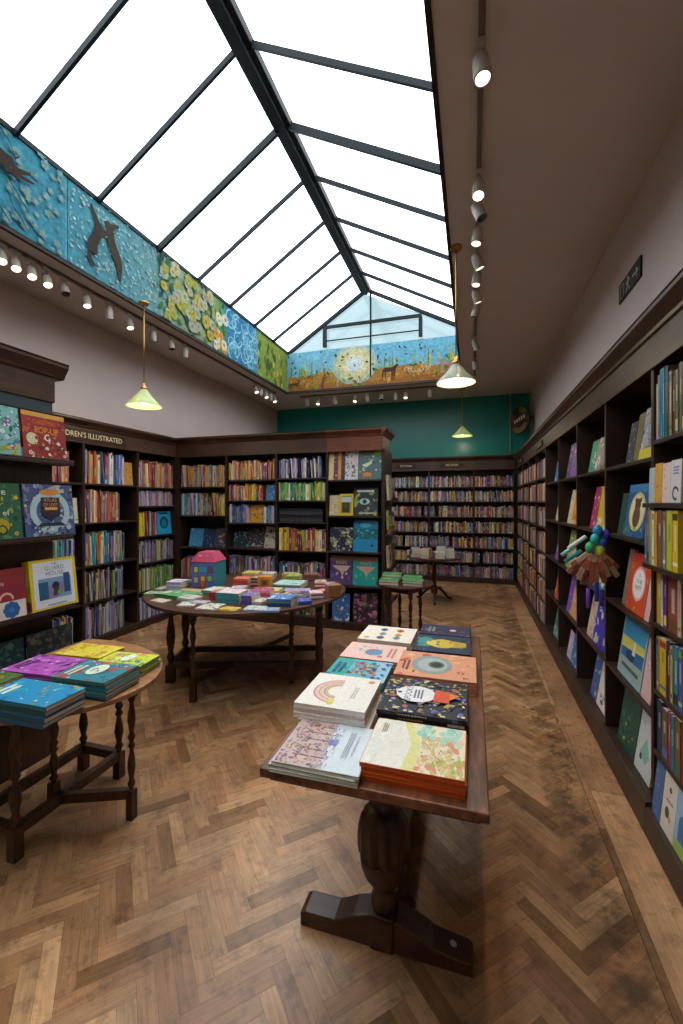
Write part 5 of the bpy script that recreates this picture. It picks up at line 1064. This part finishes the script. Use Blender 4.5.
# left wall face-outs
pb = art_of(.26, .3, bold('#2f98c4', '#1f5f80', '#5fb8d8', '#16384a', n=10, seed=31)); 
face_out((-3.90, 4.56, 1.108), E_, .27, .3, .014, hx('#2a8fbc'), 'bright blue face-out book in the corner of the left bookcase', lean=.1, group='face-out books in the left bookcase', art=art_of(.27, .3, lambda a: (a.rect(0, 0, 1, 1, hx('#2f9cc8')), a.ell(.5, .5, .3, .3, hx('#173f55'), 18), a.ell(.5, .47, .18, .2, hx('#2a7f98'), 14), a.lines(.2, .93, .8, 1, .06, hx('#16384a'), random.Random(1)), a)[-1]))
face_out((-3.90, 3.20, 1.311), E_, .2, .26, .014, hx('#c9c0a8'), 'cream face-out book half hidden beside the display case', lean=.1, group='face-out books in the left bookcase', art=art_of(.2, .26, bold('#cfc8b0', '#8a9a6a', '#b9b098', n=8, seed=32)))
face_out((-3.90, 4.02-.03, 1.728), E_, .15, .27, .014, hx('#a8743a'), 'tan face-out book at the end of the top left row', lean=.08, group='face-out books in the left bookcase', art=art_of(.15, .27, bold('#b08040', '#d0a860', '#7a4f2a', n=12, seed=33)))

# ---- right wall bays with face-out books
G4 = 'face-out books on the right wall shelves'
def rw(y1, w, z, h, cover, label, f, t=.014, lean=.14, x=.86):
    face_out((x, y1, z+.001), W_, w, h, t, hx(cover), label, lean=lean, group=G4, art=art_of(w, h, f))
def f_bear(a):
    r2 = random.Random(41); a.rect(0, 0, 1, 1, hx('#2f5a88')); a.rect(0, .85, 1, 1, hx('#3f78a8')); a.ell(.55, .48, .38, .36, hx('#c9c06a'), 22); a.ell(.55, .48, .33, .31, hx('#d8d4a0'), 22); a.ell(.55, .6, .14, .13, hx('#5a3a28')); a.ell(.55, .38, .18, .2, hx('#6a4530')); a.ell(.44, .7, .05, .05, hx('#5a3a28')); a.ell(.66, .7, .05, .05, hx('#5a3a28')); a.scatter(8, [hx('#4f8a4a'), hx('#8fae4a')], .04, .08, r2, .0, .02, 1, .18); return a
def f_party(a):
    r2 = random.Random(42); a.rect(0, 0, 1, 1, hx('#c9502a')); a.rect(0, .84, 1, 1, hx('#c03a30')); a.scatter(26, [hx('#e08a5a'), hx('#a83a2a'), hx('#d9a04a')], .03, .06, r2); a.ell(.54, .5, .33, .33, hx('#e6a8b0'), 22); a.ell(.54, .5, .27, .28, hx('#e9e2dc'), 22)
    a.text('IS', .54, .64, .06, hx('#2a2a30')); a.text('TO BE', .54, .54, .07, hx('#2a2a30')); a.text('PARTY', .54, .43, .08, hx('#2a2a30'), .8); return a
def f_beach(a):
    r2 = random.Random(43); a.rect(0, 0, 1, 1, hx('#8fb0b8')); a.rect(.05, .6, .95, .93, hx('#3f9ac8')); a.poly([(.05, .3), (.95, .5), (.95, .62), (.05, .6)], hx('#d0c860')); a.poly([(.05, .28), (.95, .3), (.95, .5), (.05, .42)], hx('#2f6a9a')); a.rect(.05, .08, .95, .28, hx('#9aa8a0')); a.ell(.45, .36, .18, .08, hx('#22406a')); a.poly([(.5, .4), (.62, .4), (.6, .6), (.55, .62)], hx('#d8d8d0')); a.lines(.15, .2, .85, 1, .06, hx('#3f6a68'), r2); return a
def f_dgreen(a):
    r2 = random.Random(44); a.rect(0, 0, 1, 1, hx('#1f4a42')); a.scatter(20, [hx('#2f6a58'), hx('#173832'), hx('#3f7a5a')], .05, .1, r2); a.scatter(6, [hx('#a8b83a')], .03, .05, r2, .3, .1, .8, .4); return a
def f_whitet(a):
    r2 = random.Random(45); a.rect(0, 0, 1, 1, hx('#c3c6c4')); a.poly([(.2, .3), (.5, .6), (.8, .35), (.6, .2)], hx('#7fb0a8')); a.ell(.3, .25, .08, .08, hx('#2a2d35')); a.scatter(6, [hx('#8fa8a0'), hx('#a8c0b8')], .04, .08, r2); return a
Y0 = 2.28
# bay with the orange party book
XB = .828
rw(2.715, .1, 1.74, .22, '#2a2a35', 'navy book with white marks, far end of top row beside the tall blue spines', bold('#2a2a38', '#b9b4b0', '#5a5a6a', n=14, seed=51), x=XB)
rw(2.61, .085, 1.74, .25, '#7a6a3a', 'olive book, middle of top row beside the tall blue spines', bold('#6a5f38', '#8a7a4a', '#4a4028', n=8, seed=52), x=XB)
rw(2.52, .17, 1.74, .26, '#8a8a92', 'black and white pattern book with yellow foot in top row', lambda a: (bold('#9a9aa0', '#2a2a32', '#d8d8d8', '#5a5a62', n=26, seed=53)(a), a.rect(0, 0, 1, .2, hx('#c9b82a')), a)[-1], x=XB)
rw(2.86, .09, 1.34, .24, '#2f5a4a', 'dark green slim book left of the blue bear book', bold('#2a4a40', '#8a9a3a', '#3f6a5a', n=6, seed=54), x=XB)
rw(2.765, .29, 1.34, .285, '#2a5280', 'blue book with bear in pale oval', f_bear, x=XB)
rw(2.82, .085, .945, .32, '#8a8478', 'grey olive book half behind the orange red book', bold('#8a8070', '#a8985a', '#6a6258', n=6, seed=55), x=XB+.012)
rw(2.73, .27, .945, .31, '#b94a28', 'orange red book with white lettered oval', f_party, x=XB)
rw(2.455, .06, .945, .28, '#d8a0a0', 'slim pink book right of the orange red book', bold('#d8a8a8', '#c97a80', n=4, seed=56), x=XB)
rw(2.86, .35, .55, .36, '#7f9aa0', 'large seaside picture book with blue water cover', f_beach, x=XB)
rw(2.50, .12, .55, .3, '#c9a8a8', 'white and coral book right of the seaside book', bold('#d0b0b0', '#e6dcd8', '#c04a55', n=8, seed=57), x=XB)
rw(2.86, .26, .15, .34, '#1f4840', 'dark green book on the lowest shelf beside white triangle book', f_dgreen, x=XB)
rw(2.59, .2, .15, .32, '#b9bcba', 'grey white book with teal shape on the lowest shelf', f_whitet, x=XB)
# further bays, covers near the camera side upright
far = [(3.0, 'beside the hanging bunch', [(1.74, .23, .26, '#8a8478', 'grey patterned'), (1.34, .3, .22, '#c9a92e', 'yellow and olive'), (.945, .3, .24, '#2a6a9a', 'blue green'), (.55, .3, .3, '#3a3aaa', 'blue purple'), (.15, .3, .2, '#d8d0cc', 'white and yellow')]),
       (3.75, 'third from the camera', [(1.74, .31, .26, '#7a5aa2', 'purple and white'), (1.34, .3, .2, '#c9822e', 'amber'), (.945, .34, .28, '#b9a27a', 'tan figure'), (.55, .33, .24, '#d09a70', 'white and orange'), (.15, .24, .22, '#2f6ab0', 'blue')]),
       (4.5, 'fourth from the camera', [(1.74, .26, .2, '#2f6aa8', 'bright blue'), (1.34, .22, .14, '#c9b898', 'cream'), (.945, .26, .16, '#7a5a9a', 'lilac'), (.55, .27, .2, '#b9502e', 'rust red'), (.15, .34, .26, '#4f8a80', 'teal and cream')])]
k = 0; second = ['#6a6460', '#8f9a4a', '#3f8a6a', '#7a4ab0', '#a02a5a', '#b9a8c8', '#6a4a8a', '#8a6a50', '#c9b09a', '#c9b83a', '#3a5a92', '#8a8070', '#55406a', '#8a3a30', '#c9bfa0']
for y0, nm, rows in far:
    for ri, (z, h, w, c, d) in enumerate(rows):
        sh = ['top', 'second', 'third', 'fourth', 'lowest'][ri]
        for j in range(2 if y0 < 4 else 1):
            r2 = random.Random(200+k); k += 1; cc = hx(c) if j == 0 else hx(second[k % 15]); ww = w if j == 0 else .15
            y1 = y0*1.036+w if j == 0 else y0*1.036+w+.153
            pal = [mixc(cc, (1, 1, 1), .5), mixc(cc, (0, 0, 0), .6), r2.choice(PAL), hx('#d8d0c0')]
            a = Art(ww, h); a.rect(0, 0, 1, 1, cc); a.scatter(16, pal, .06, .15, r2)
            lab = f'{d} face-out book, {sh} shelf, right bay {nm}' if j == 0 else f'slim book beside {d} one, {sh} shelf, right bay {nm}'
            face_out((XB, y1, z+.001), W_, ww, h if j == 0 else h*.9, .013, cc, lab, lean=.16, group=G4, art=a)

# ---- nearest bay on the right: spines and small board books
G5 = 'books in the nearest right bay'
rr = random.Random(81)
def near_row(z, xs, items, where, y=2.255):
    """items: (thickness, height, colour, word)"""
    for i, (t, h, c, wd) in enumerate(items):
        y -= t+.0015
        spine_out((xs+rr.uniform(0, .006), y+t, z+.001), W_, .19, h, t, hx(c), f'{wd} spine, {ORD[i]} from far end of the {where}', group=G5)
        if y < 1.94: break
near_row(1.81, .793, [(.016, .25, '#b9b49a', 'grey cream'), (.018, .285, '#8a8fb0', 'lilac'), (.024, .305, '#2f7a9a', 'blue'), (.02, .305, '#3f8a9a', 'teal blue'), (.024, .305, '#357f9c', 'blue'), (.014, .3, '#5a4a42', 'brown'), (.03, .27, '#8a7a5a', 'beige'), (.022, .24, '#3a2a24', 'dark'), (.03, .26, '#6a5a3a', 'olive'), (.03, .28, '#3f6a5a', 'green'), (.04, .27, '#7a3a30', 'rust')], 'tall top row')
for i, (w, h, c, f, d) in enumerate(((.062, .155, '#a8b4bc', bold('#aab6be', '#d8dce0', '#8a9ab0', n=6, seed=61), 'pale blue'), (.075, .17, '#c98a2e', bold('#d09a35', '#8a4a35', '#e0c050', n=8, seed=62), 'amber'), (.075, .165, '#cfb8b4', bold('#d8c4c0', '#c98a8a', n=5, seed=63), 'pale pink'), (.09, .17, '#c9c8cc', lambda a: (a.rect(0, 0, 1, 1, hx('#cfced2')), a.ring(.5, .22, .2, .32, hx('#2a2a2e'), .3, 5.2, 14), a.lines(.2, .85, .8, 3, .04, hx('#6a78a8'), random.Random(3)), a)[-1], 'white with black squiggle'), (.08, .16, '#6a5a48', bold('#6a5a48', '#8a7a60', n=6, seed=64), 'brown'))):
    y = 2.25-sum((.062, .075, .075, .09, .08)[:i])-i*.002
    face_out((.795, y, 1.526), W_, w, h, .03, hx(c), f'{d} small board book in the row below the tall blue spines', lean=.03, group=G5, art=art_of(w, h, f))
near_row(1.255, .748, [(.022, .22, '#5a6a8a', 'slate blue'), (.028, .235, '#6a5a8a', 'violet'), (.03, .24, '#8f9a3a', 'olive'), (.026, .235, '#d8cfb8', 'cream'), (.022, .23, '#c9a82e', 'yellow'), (.05, .24, '#7a4f35', 'brown patterned'), (.028, .235, '#8a8a82', 'grey'), (.05, .24, '#b0b83a', 'lime yellow'), (.05, .24, '#d0b02e', 'golden yellow'), (.04, .23, '#4f6a3a', 'green')], 'yellowish row on the ledge')
near_row(.985, .793, [(.05, .235, '#b9982e', 'mustard yellow'), (.02, .24, '#d0ccd0', 'thin white'), (.034, .245, '#5a3a7a', 'purple'), (.10, .24, '#8a4038', 'broad brick red'), (.03, .24, '#c9a890', 'pale tan'), (.04, .24, '#3f3a3a', 'black'), (.05, .24, '#6a5030', 'brown')], 'purple and brick row')
near_row(.685, .793, [(.026, .24, '#7a7a72', 'grey'), (.07, .245, '#c9a82a', 'broad yellow spotted'), (.035, .25, '#3a2f4a', 'dark purple'), (.022, .24, '#c9a850', 'gold'), (.05, .25, '#2a7a88', 'teal'), (.04, .26, '#3f5a92', 'blue'), (.05, .24, '#6a6a6a', 'grey')], 'yellow spotted row')
near_row(.41, .793, [(.05, .235, '#2a3a55', 'navy'), (.06, .22, '#5a4f48', 'taupe'), (.03, .23, '#a83a35', 'red'), (.04, .23, '#2f6a88', 'blue'), (.05, .24, '#6a5a3a', 'olive'), (.04, .22, '#8a3a3a', 'maroon')], 'row above the leaning bottom books')
for i, (w, h, c, f, d) in enumerate(((.085, .24, '#3f5a8a', bold('#4a689a', '#8f9ac0', '#6a8a5a', n=10, seed=71), 'blue and green'), (.12, .25, '#cfc6b8', lambda a: (a.rect(0, 0, 1, 1, hx('#d6cdc0')), a.ell(.4, .35, .16, .2, hx('#5a4a42')), a.ell(.5, .75, .1, .1, hx('#3f3a3a')), a.ell(.6, .28, .1, .1, hx('#c9a04a')), a.lines(.25, .57, .8, 1, .03, hx('#8a3a3a'), random.Random(3)), a)[-1], 'white sketchbook style'), (.13, .24, '#8fb8d8', lambda a: (a.rect(0, 0, 1, 1, hx('#8fb8d8')), a.poly([(.2, .2), (.8, .2), (.8, .55), (.5, .75), (.2, .55)], hx('#4f6f98')), a.rect(0, 0, 1, .18, hx('#9ab84a')), a)[-1], 'pale blue with house shape'), (.14, .23, '#2f9ac0', bold('#35a0c8', '#9ad04a', '#2070a8', '#d8d03a', n=10, seed=73), 'bright cyan'))):
    y = 2.255-sum((.085, .12, .13, .14)[:i])-i*.003
    face_out((.798, y, .131), W_, w, h, .02, hx(c), f'{d} book leaning on the bottom shelf of the nearest right bay', lean=.1, group=G5, art=art_of(w, h, f))

# ---- hanging bunch of bookmarks
hc = Vector((.70, 2.90, 1.26))
o = thing('hanging_bookmark_bunch', 'fanned bunch of striped bookmarks hanging from the right shelves on a cord', 'bookmarks', T(*hc))
mb = MB(); mb.tube([(.082, .115, .09), (.05, .07, .075), (.0, .0, .05), (0, 0, .0)], .004, 6); mb.build('hook_cord', STRING, o)
rr = random.Random(91); vx = Vector((.957, .293, 0)); vy = Vector((-.293, .957, 0))
cols = ['#e6cdb0', '#d9a088', '#c4705a', '#e9d2b0', '#a8604a', '#dcae8a', '#c9786a', '#f0dcb8', '#b0705a', '#e0b48a', '#d08a72']
for i in range(20):
    lay = i // 10; q = i % 10; ang = -.95+q*.2+lay*.1; d = (vx*math.sin(ang)+Vector((0, 0, -math.cos(ang)))); n = d.cross(vy).normalized(); p = vy*((q % 2)*.016-.03+lay*.034)+Vector((0, 0, -.02*lay))
    mb = MB(); s0, w, t = .045, .014, .0035; e = s0+.155+rr.uniform(-.02, .02)
    for a0, a1, c in ((s0, s0+.045, cols[(q+3) % 11]), (s0+.0452, s0+.10, cols[(q+lay*4) % 11]), (s0+.1002, e, cols[(q*3+1) % 11])):
        c = mixc(hx(c), hx('#6a3a30'), .35) if a0 > .14 else hx(c)
        mb.box(a0, -w, -t, a1, w, t, c, basis(d, n, d.cross(n), p))
    mb.build('bookmark', PRINT, o)
for i, (c, a, z0) in enumerate((('#2f6ac8', .5, .03), ('#2fb0b0', -.3, .05), ('#3fae6a', -.9, .0), ('#d0df4a', .2, -.015), ('#3a4ac0', .9, .075), ('#2a8ac0', 0, .1))):
    d = vx*a*.05+Vector((0, 0, z0))-vy*.045; mb = MB()
    mb.lathe([(.004, -.035), (.02, -.025), (.028, 0), (.022, .02), (.006, .035)], d.x, d.y, d.z, 10, hx(c)); mb.build('tassel', PRINT, o)
for i, (c, dx, dz, l) in enumerate((('#dfeeea', -.15, -.01, .13), ('#2faab8', -.17, -.09, .12), ('#8fd0d0', -.19, -.05, .1), ('#3a5ac8', .02, -.33, .12), ('#7a4ac8', -.03, -.37, .12), ('#5a3ab0', .05, -.36, .1))):
    a = vx*dx+Vector((0, 0, dz)); b2 = a+(vx*l*.8+Vector((0, 0, l*.55)) if i < 3 else Vector((0, 0, l)))
    mb = MB(); mb.tube([a, (a+b2)/2, b2], .012, 6, hx(c)); mb.build('ribbon', PRINT, o)

# ================================================================== LAMPS, TRACKS, SIGNS
def pendant(x, y, z, r, h, label, mat, power):
    o = thing('pendant_lamp', label, 'lamp', T(x, y, z), 'conical glass pendant lamps')
    mb = MB(); mb.lathe([(.045, ZC-z-.025), (.05, ZC-z-.012), (.05, ZC-z-.001)], 0, 0, 0, 16); mb.build('ceiling_rose', BRASS, o)
    mb = MB(); mb.lathe([(.0055, h+.06), (.0055, ZC-z-.02)], 0, 0, 0, 8); mb.build('rod', BRASS, o)
    mb = MB(); mb.lathe([(.03, h-.005), (.034, h+.02), (.016, h+.035), (.012, h+.065)], 0, 0, 0, 14); mb.build('cap', BRASS, o)
    mb = MB(); mb.lathe([(r, 0), (r*.98, .012), (r*.55, h*.52), (.032, h)], 0, 0, 0, 32, cap=False); mb.lathe([(.03, h-.003), (r*.54, h*.5), (r*.965, .01), (r*.99, .0)], 0, 0, 0, 32, cap=False); mb.build('shade', mat, o)
    mb = MB(); mb.lathe([(.004, .015), (.03, .03), (.036, .055), (.024, .085), (.014, .105)], 0, 0, 0, 14); mb.build('bulb', BULB, o)
    l = bpy.data.lights.new('bulb_light', 'POINT'); l.energy = power; l.color = (1, .86, .62); l.shadow_soft_size = .04
    lo = bpy.data.objects.new('bulb_light', l); C.objects.link(lo); lo.parent = o; lo.location = (0, 0, -.012)
pendant(-3.25, 3.61, 2.52, .172, .175, 'green glass pendant lamp on a brass rod before the left wall', GREENGLASS, 5)
pendant(-.124, 3.57, 2.495, .155, .15, 'pale glass pendant lamp beside the right edge of the skylight', PALEGLASS, 7)
pendant(-.17, 8.05, 2.73, .18, .17, 'green glass pendant lamp in front of the teal wall', GREENGLASS, 4)

def track(label, p, q):
    p, q = Vector(p), Vector(q); c = (p+q)/2; o = thing('lighting_track', label, 'lighting track', T(*c)); d = (q-p)/2
    mb = MB(); e = .014; mb.box(-max(abs(d.x), e), -max(abs(d.y), e), -.012, max(abs(d.x), e), max(abs(d.y), e), .011); mb.build('rail', TRACKM, o)
    for s in (-1, 1):
        mb = MB(); r = d*s; mb.box(r.x-.018, r.y-.018, -.014, r.x+.018, r.y+.018, .0115); mb.build('end_cap', TRACKM, o)
track('white lighting track on the ceiling right of the skylight', (.04, -.4, ZC-.012), (.04, 7.2, ZC-.012))
track('white lighting track on the ceiling under the left mural', (-3.56, -.4, ZC-.012), (-3.56, 7.3, ZC-.012))
track('white lighting track on the ceiling below the gable mural', (-3.2, 7.72, ZC-.012), (-.45, 7.72, ZC-.012))
def spot(x, y, aim, label, lit, power=0., group='track spotlights', s=.98):
    o = thing('track_spotlight', label, 'spotlight', T(x, y, ZC-.025), group)
    mb = MB(); mb.box(-.016, -.04, -.022, .016, .04, -.0005); mb.build('adapter', SPOTM, o, bevel=.003)
    mb = MB(); mb.tube([(0, 0, -.02), (0, 0, -.07)], .008, 8); mb.build('stem', SPOTM, o)
    hub = Vector((0, 0, -.1)); d = (Vector(aim)-Vector((x, y, ZC-.1))).normalized()
    z = -d; xx = z.orthogonal().normalized(); yy = z.cross(xx); Mh = basis(xx, yy, z, hub)
    mb = MB(); r = .04*s; mb.lathe([(r, -.055), (r*1.0, -.05), (r*.98, .02), (r*.8, .05), (r*.5, .062)], 0, 0, 0, 20, M=None); hd = mb.build('lamp_head', SPOTM, o, M=Mh)
    mb = MB(); mb.lathe([(r*1.02, -.064), (r*1.02, -.0555), (r*.84, -.0555), (r*.84, -.064)], 0, 0, 0, 20, cap=False); mb.build('rim', SPOTM, hd)
    mb = MB(); mb.lathe([(r*.82, -.0595), (r*.82, -.0565)], 0, 0, 0, 20); mb.build('lens', LENS_ON if lit else LENS_OFF, hd)
    if power:
        l = bpy.data.lights.new('beam', 'SPOT'); l.energy = power; l.color = (1, .70, .42); l.spot_size = 1.35; l.spot_blend = .9; l.shadow_soft_size = .04
        lo = bpy.data.objects.new('beam', l); C.objects.link(lo); lo.parent = hd; lo.location = (0, 0, -.07)
PW = 20
ry = [(.9, 0), (1.6, 0), (2.0, 1), (2.774, 1), (2.98, 0), (3.257, 1), (3.6, 1), (3.874, 1), (4.207, 1), (4.53, 0), (5.5, 1), (6.3, 1)]
aims = [(.8, 1, 1), (.5, 2.2, 0), (.3, 1.6, .6), (-.1, 1.6, .3), (.9, 2.7, 1.4), (-.6, 3.0, 0), (.9, 4.2, 1.2), (-.4, 3.6, 0), (.8, 5, 1), (-1, 5, 0), (.8, 6.5, 1.2), (.6, 7.5, 1)]
for i, ((y, on), am) in enumerate(zip(ry, aims)):
    spot(.04, y, am, f'white track spotlight, {ORD[i]} from the camera on the right ceiling track', on, PW if on else 0)
ly = [2.25, 2.42, 2.53, 2.66, 2.80, 2.97, 3.20, 3.47, 3.74, 4.10, 4.41, 4.68, 6.57, 6.75, 6.94, 7.13, 7.28]
lon = [1, 1, 1, 1, 1, 0, 1, 0, 1, 0, 0, 0, 1, 0, 1, 0, 1]
for i, (y, on) in enumerate(zip(ly, lon)):
    am = (-2.4, y-.4, 1.2) if i < 6 else ((-3.8, y+.3, 1.3) if i % 2 else (-2.6, y-.3, .4))
    spot(-3.56, y, am, f'white track spotlight, {ORD[i]} from the camera under the left mural', on, PW*.8 if (on and i in (0, 2, 4, 6, 8, 12, 14)) else 0)
bx = [-3.07, -2.84, -2.5, -2.1, -1.87, -1.6, -1.33, -1.15, -.72]
for i, x in enumerate(bx):
    spot(x, 7.72, (x+.1*((i % 3)-1), 6.9 if i % 2 else 8.6, 1.0), f'white track spotlight, {ORD[i]} from the left below the gable mural', i in (1, 2, 3, 4, 7), PW*.8 if i in (1, 3, 7) else 0)
o = thing('ceiling_downlight', 'dark round downlight in the ceiling above the right wall', 'downlight', T(.731, 1.99, ZC-.001))
mb = MB(); mb.lathe([(.05, -.012), (.055, -.008), (.055, 0)], 0, 0, 0, 24, cap=False); mb.build('rim', BLACKM, o)
mb = MB(); mb.lathe([(.049, -.006), (.049, -.001)], 0, 0, 0, 24); mb.build('lens', LENS_OFF, o)
# fire exit sign on the right wall
o = thing('exit_sign', 'dark exit sign with pale running figure and arrow on the right wall', 'sign', basis((0, -1, 0), (1, 0, 0), (0, 0, 1), (XR-.001, 3.395, 3.055)))
mb = MB(); mb.box(-.21, -.012, -.068, .21, 0, .068, hx('#1c2420')); mb.build('panel', SIGNP, o, bevel=.002)
cw = hx('#b9c4ba'); f = -.0128
mb = MB(); mb.box(-.17, f, -.045, -.165, -.0121, .045, cw); mb.box(-.11, f, -.045, -.105, -.0121, .045, cw); mb.box(-.17, f, .04, -.105, -.0121, .045, cw); mb.build('door_symbol', SIGNP, o)
mb = MB(); P3 = lambda pts: mb.face([(x, f, z) for x, z in pts], cw)
mb.lathe([(.01, 0), (.01, .0007)], 0, 0, 0, 12, cw, M=T(-.02, -.0121, .04) @ Matrix.Rotation(PI/2, 4, 'X'))
P3([(-.045, -.005), (-.02, -.015), (.005, .02), (-.012, .03), (-.03, .022)]); P3([(-.03, -.01), (-.02, -.02), (-.05, -.05), (-.062, -.046)]); P3([(-.02, -.01), (-.01, -.018), (.012, -.03), (.018, -.055), (.006, -.055), (0, -.034)]); P3([(.0, .022), (.024, .006), (.03, .012), (.006, .03)]); P3([(-.03, .022), (-.055, .012), (-.052, .006), (-.026, .012)])
mb.build('running_figure', SIGNP, o)
mb = MB(); mb.face([(x, f, z) for x, z in ((.07, -.008), (.13, -.008), (.13, .008), (.07, .008))], cw); mb.face([(x, f, z) for x, z in ((.128, -.035), (.18, 0), (.128, .035), (.14, 0))], cw); mb.build('arrow', SIGNP, o)
# round sign by the back corner
Mrs = basis((.55, -.835, 0), (.835, .55, 0), (0, 0, 1), (.82, 8.2, 3.0)) @ Matrix.Rotation(-.25, 4, 'Y')
o = thing('round_sign', 'round dark sign with red stripe and white lettering in the back corner', 'sign', Mrs); Rr = Matrix.Rotation(PI/2, 4, 'X')
mb = MB(); mb.lathe([(.0, -.03), (.24, -.03), (.255, -.018), (.255, .012), (.24, .02), (0, .02)], 0, 0, 0, 36, hx('#2a1c16'), M=Rr, cap=False); mb.build('disc', SIGNP, o)
mb = MB(); 
for a0, a1, c in ((.3, 1.3, '#5a6a2f'), (2.2, 3.1, '#7a3f2a'), (3.6, 5.6, '#6a5a2a')):
    n = 10; mb.grid([(r*math.cos(a0+(a1-a0)*i/n), -.0212, r*math.sin(a0+(a1-a0)*i/n)) for i in range(n+1) for r in (.14, .235)], [(2*i, 2*i+1, 2*i+3, 2*i+2) for i in range(n)], hx(c))
mb.build('painted_rim', SIGNP, o)
mb = MB(); mb.box(-.2, -.023, -.05, .2, -.0205, .06, hx('#6a2a2a')); mb.build('banner', SIGNP, o)
mb = MB()
for i in range(5): x = -.13+i*.062; mb.box(x, -.0238, -.025, x+.035, -.0232, .035, hx('#d8cfc0'))
mb.build('lettering', SIGNP, o)
mb = MB(); mb.tube([(.0, .02, 0), (.06, .25, .05)], .012, 8); mb.build('bracket', BLACKM, o)
o = thing('service_pipe', 'thin pale vertical pipe on the teal back wall', 'pipe', T(.70, YB-.03, 2.371)); mb = MB(); mb.lathe([(.014, 0), (.014, ZC-2.372)], 0, 0, 0, 10); mb.build('pipe', POLE, o)
mb = MB(); mb.lathe([(.03, ZC-2.372-.03), (.03, ZC-2.3725)], 0, 0, 0, 12); mb.build('collar', POLE, o)

# ================================================================== LIGHT, CAMERA
w = bpy.data.worlds.new('overcast'); bpy.context.scene.world = w; w.use_nodes = True; nt = w.node_tree
bg = nt.nodes['Background']; bg.inputs[0].default_value = (.93, .975, 1, 1); bg.inputs[1].default_value = 4.1
sc = bpy.context.scene
cam = bpy.data.cameras.new('camera'); co = bpy.data.objects.new('camera', cam); C.objects.link(co); sc.camera = co
cam.sensor_fit = 'HORIZONTAL'; cam.sensor_width = 36; cam.lens = 425/683*36; cam.shift_y = -10/683; cam.clip_start = .05; cam.clip_end = 200
co.location = (0, 0, 1.53); co.rotation_euler = (PI/2, 0, math.atan(130.5/425))
sc.view_settings.view_transform = 'Standard'; sc.view_settings.look = 'None'; sc.view_settings.gamma = 1; sc.view_settings.exposure = 0.0
sc.view_settings.use_curve_mapping = False
sc.cycles.use_denoising = True; sc.cycles.max_bounces = 10; sc.cycles.diffuse_bounces = 5; sc.cycles.transparent_max_bounces = 12; sc.cycles.sample_clamp_indirect = 6; sc.cycles.caustics_reflective = False
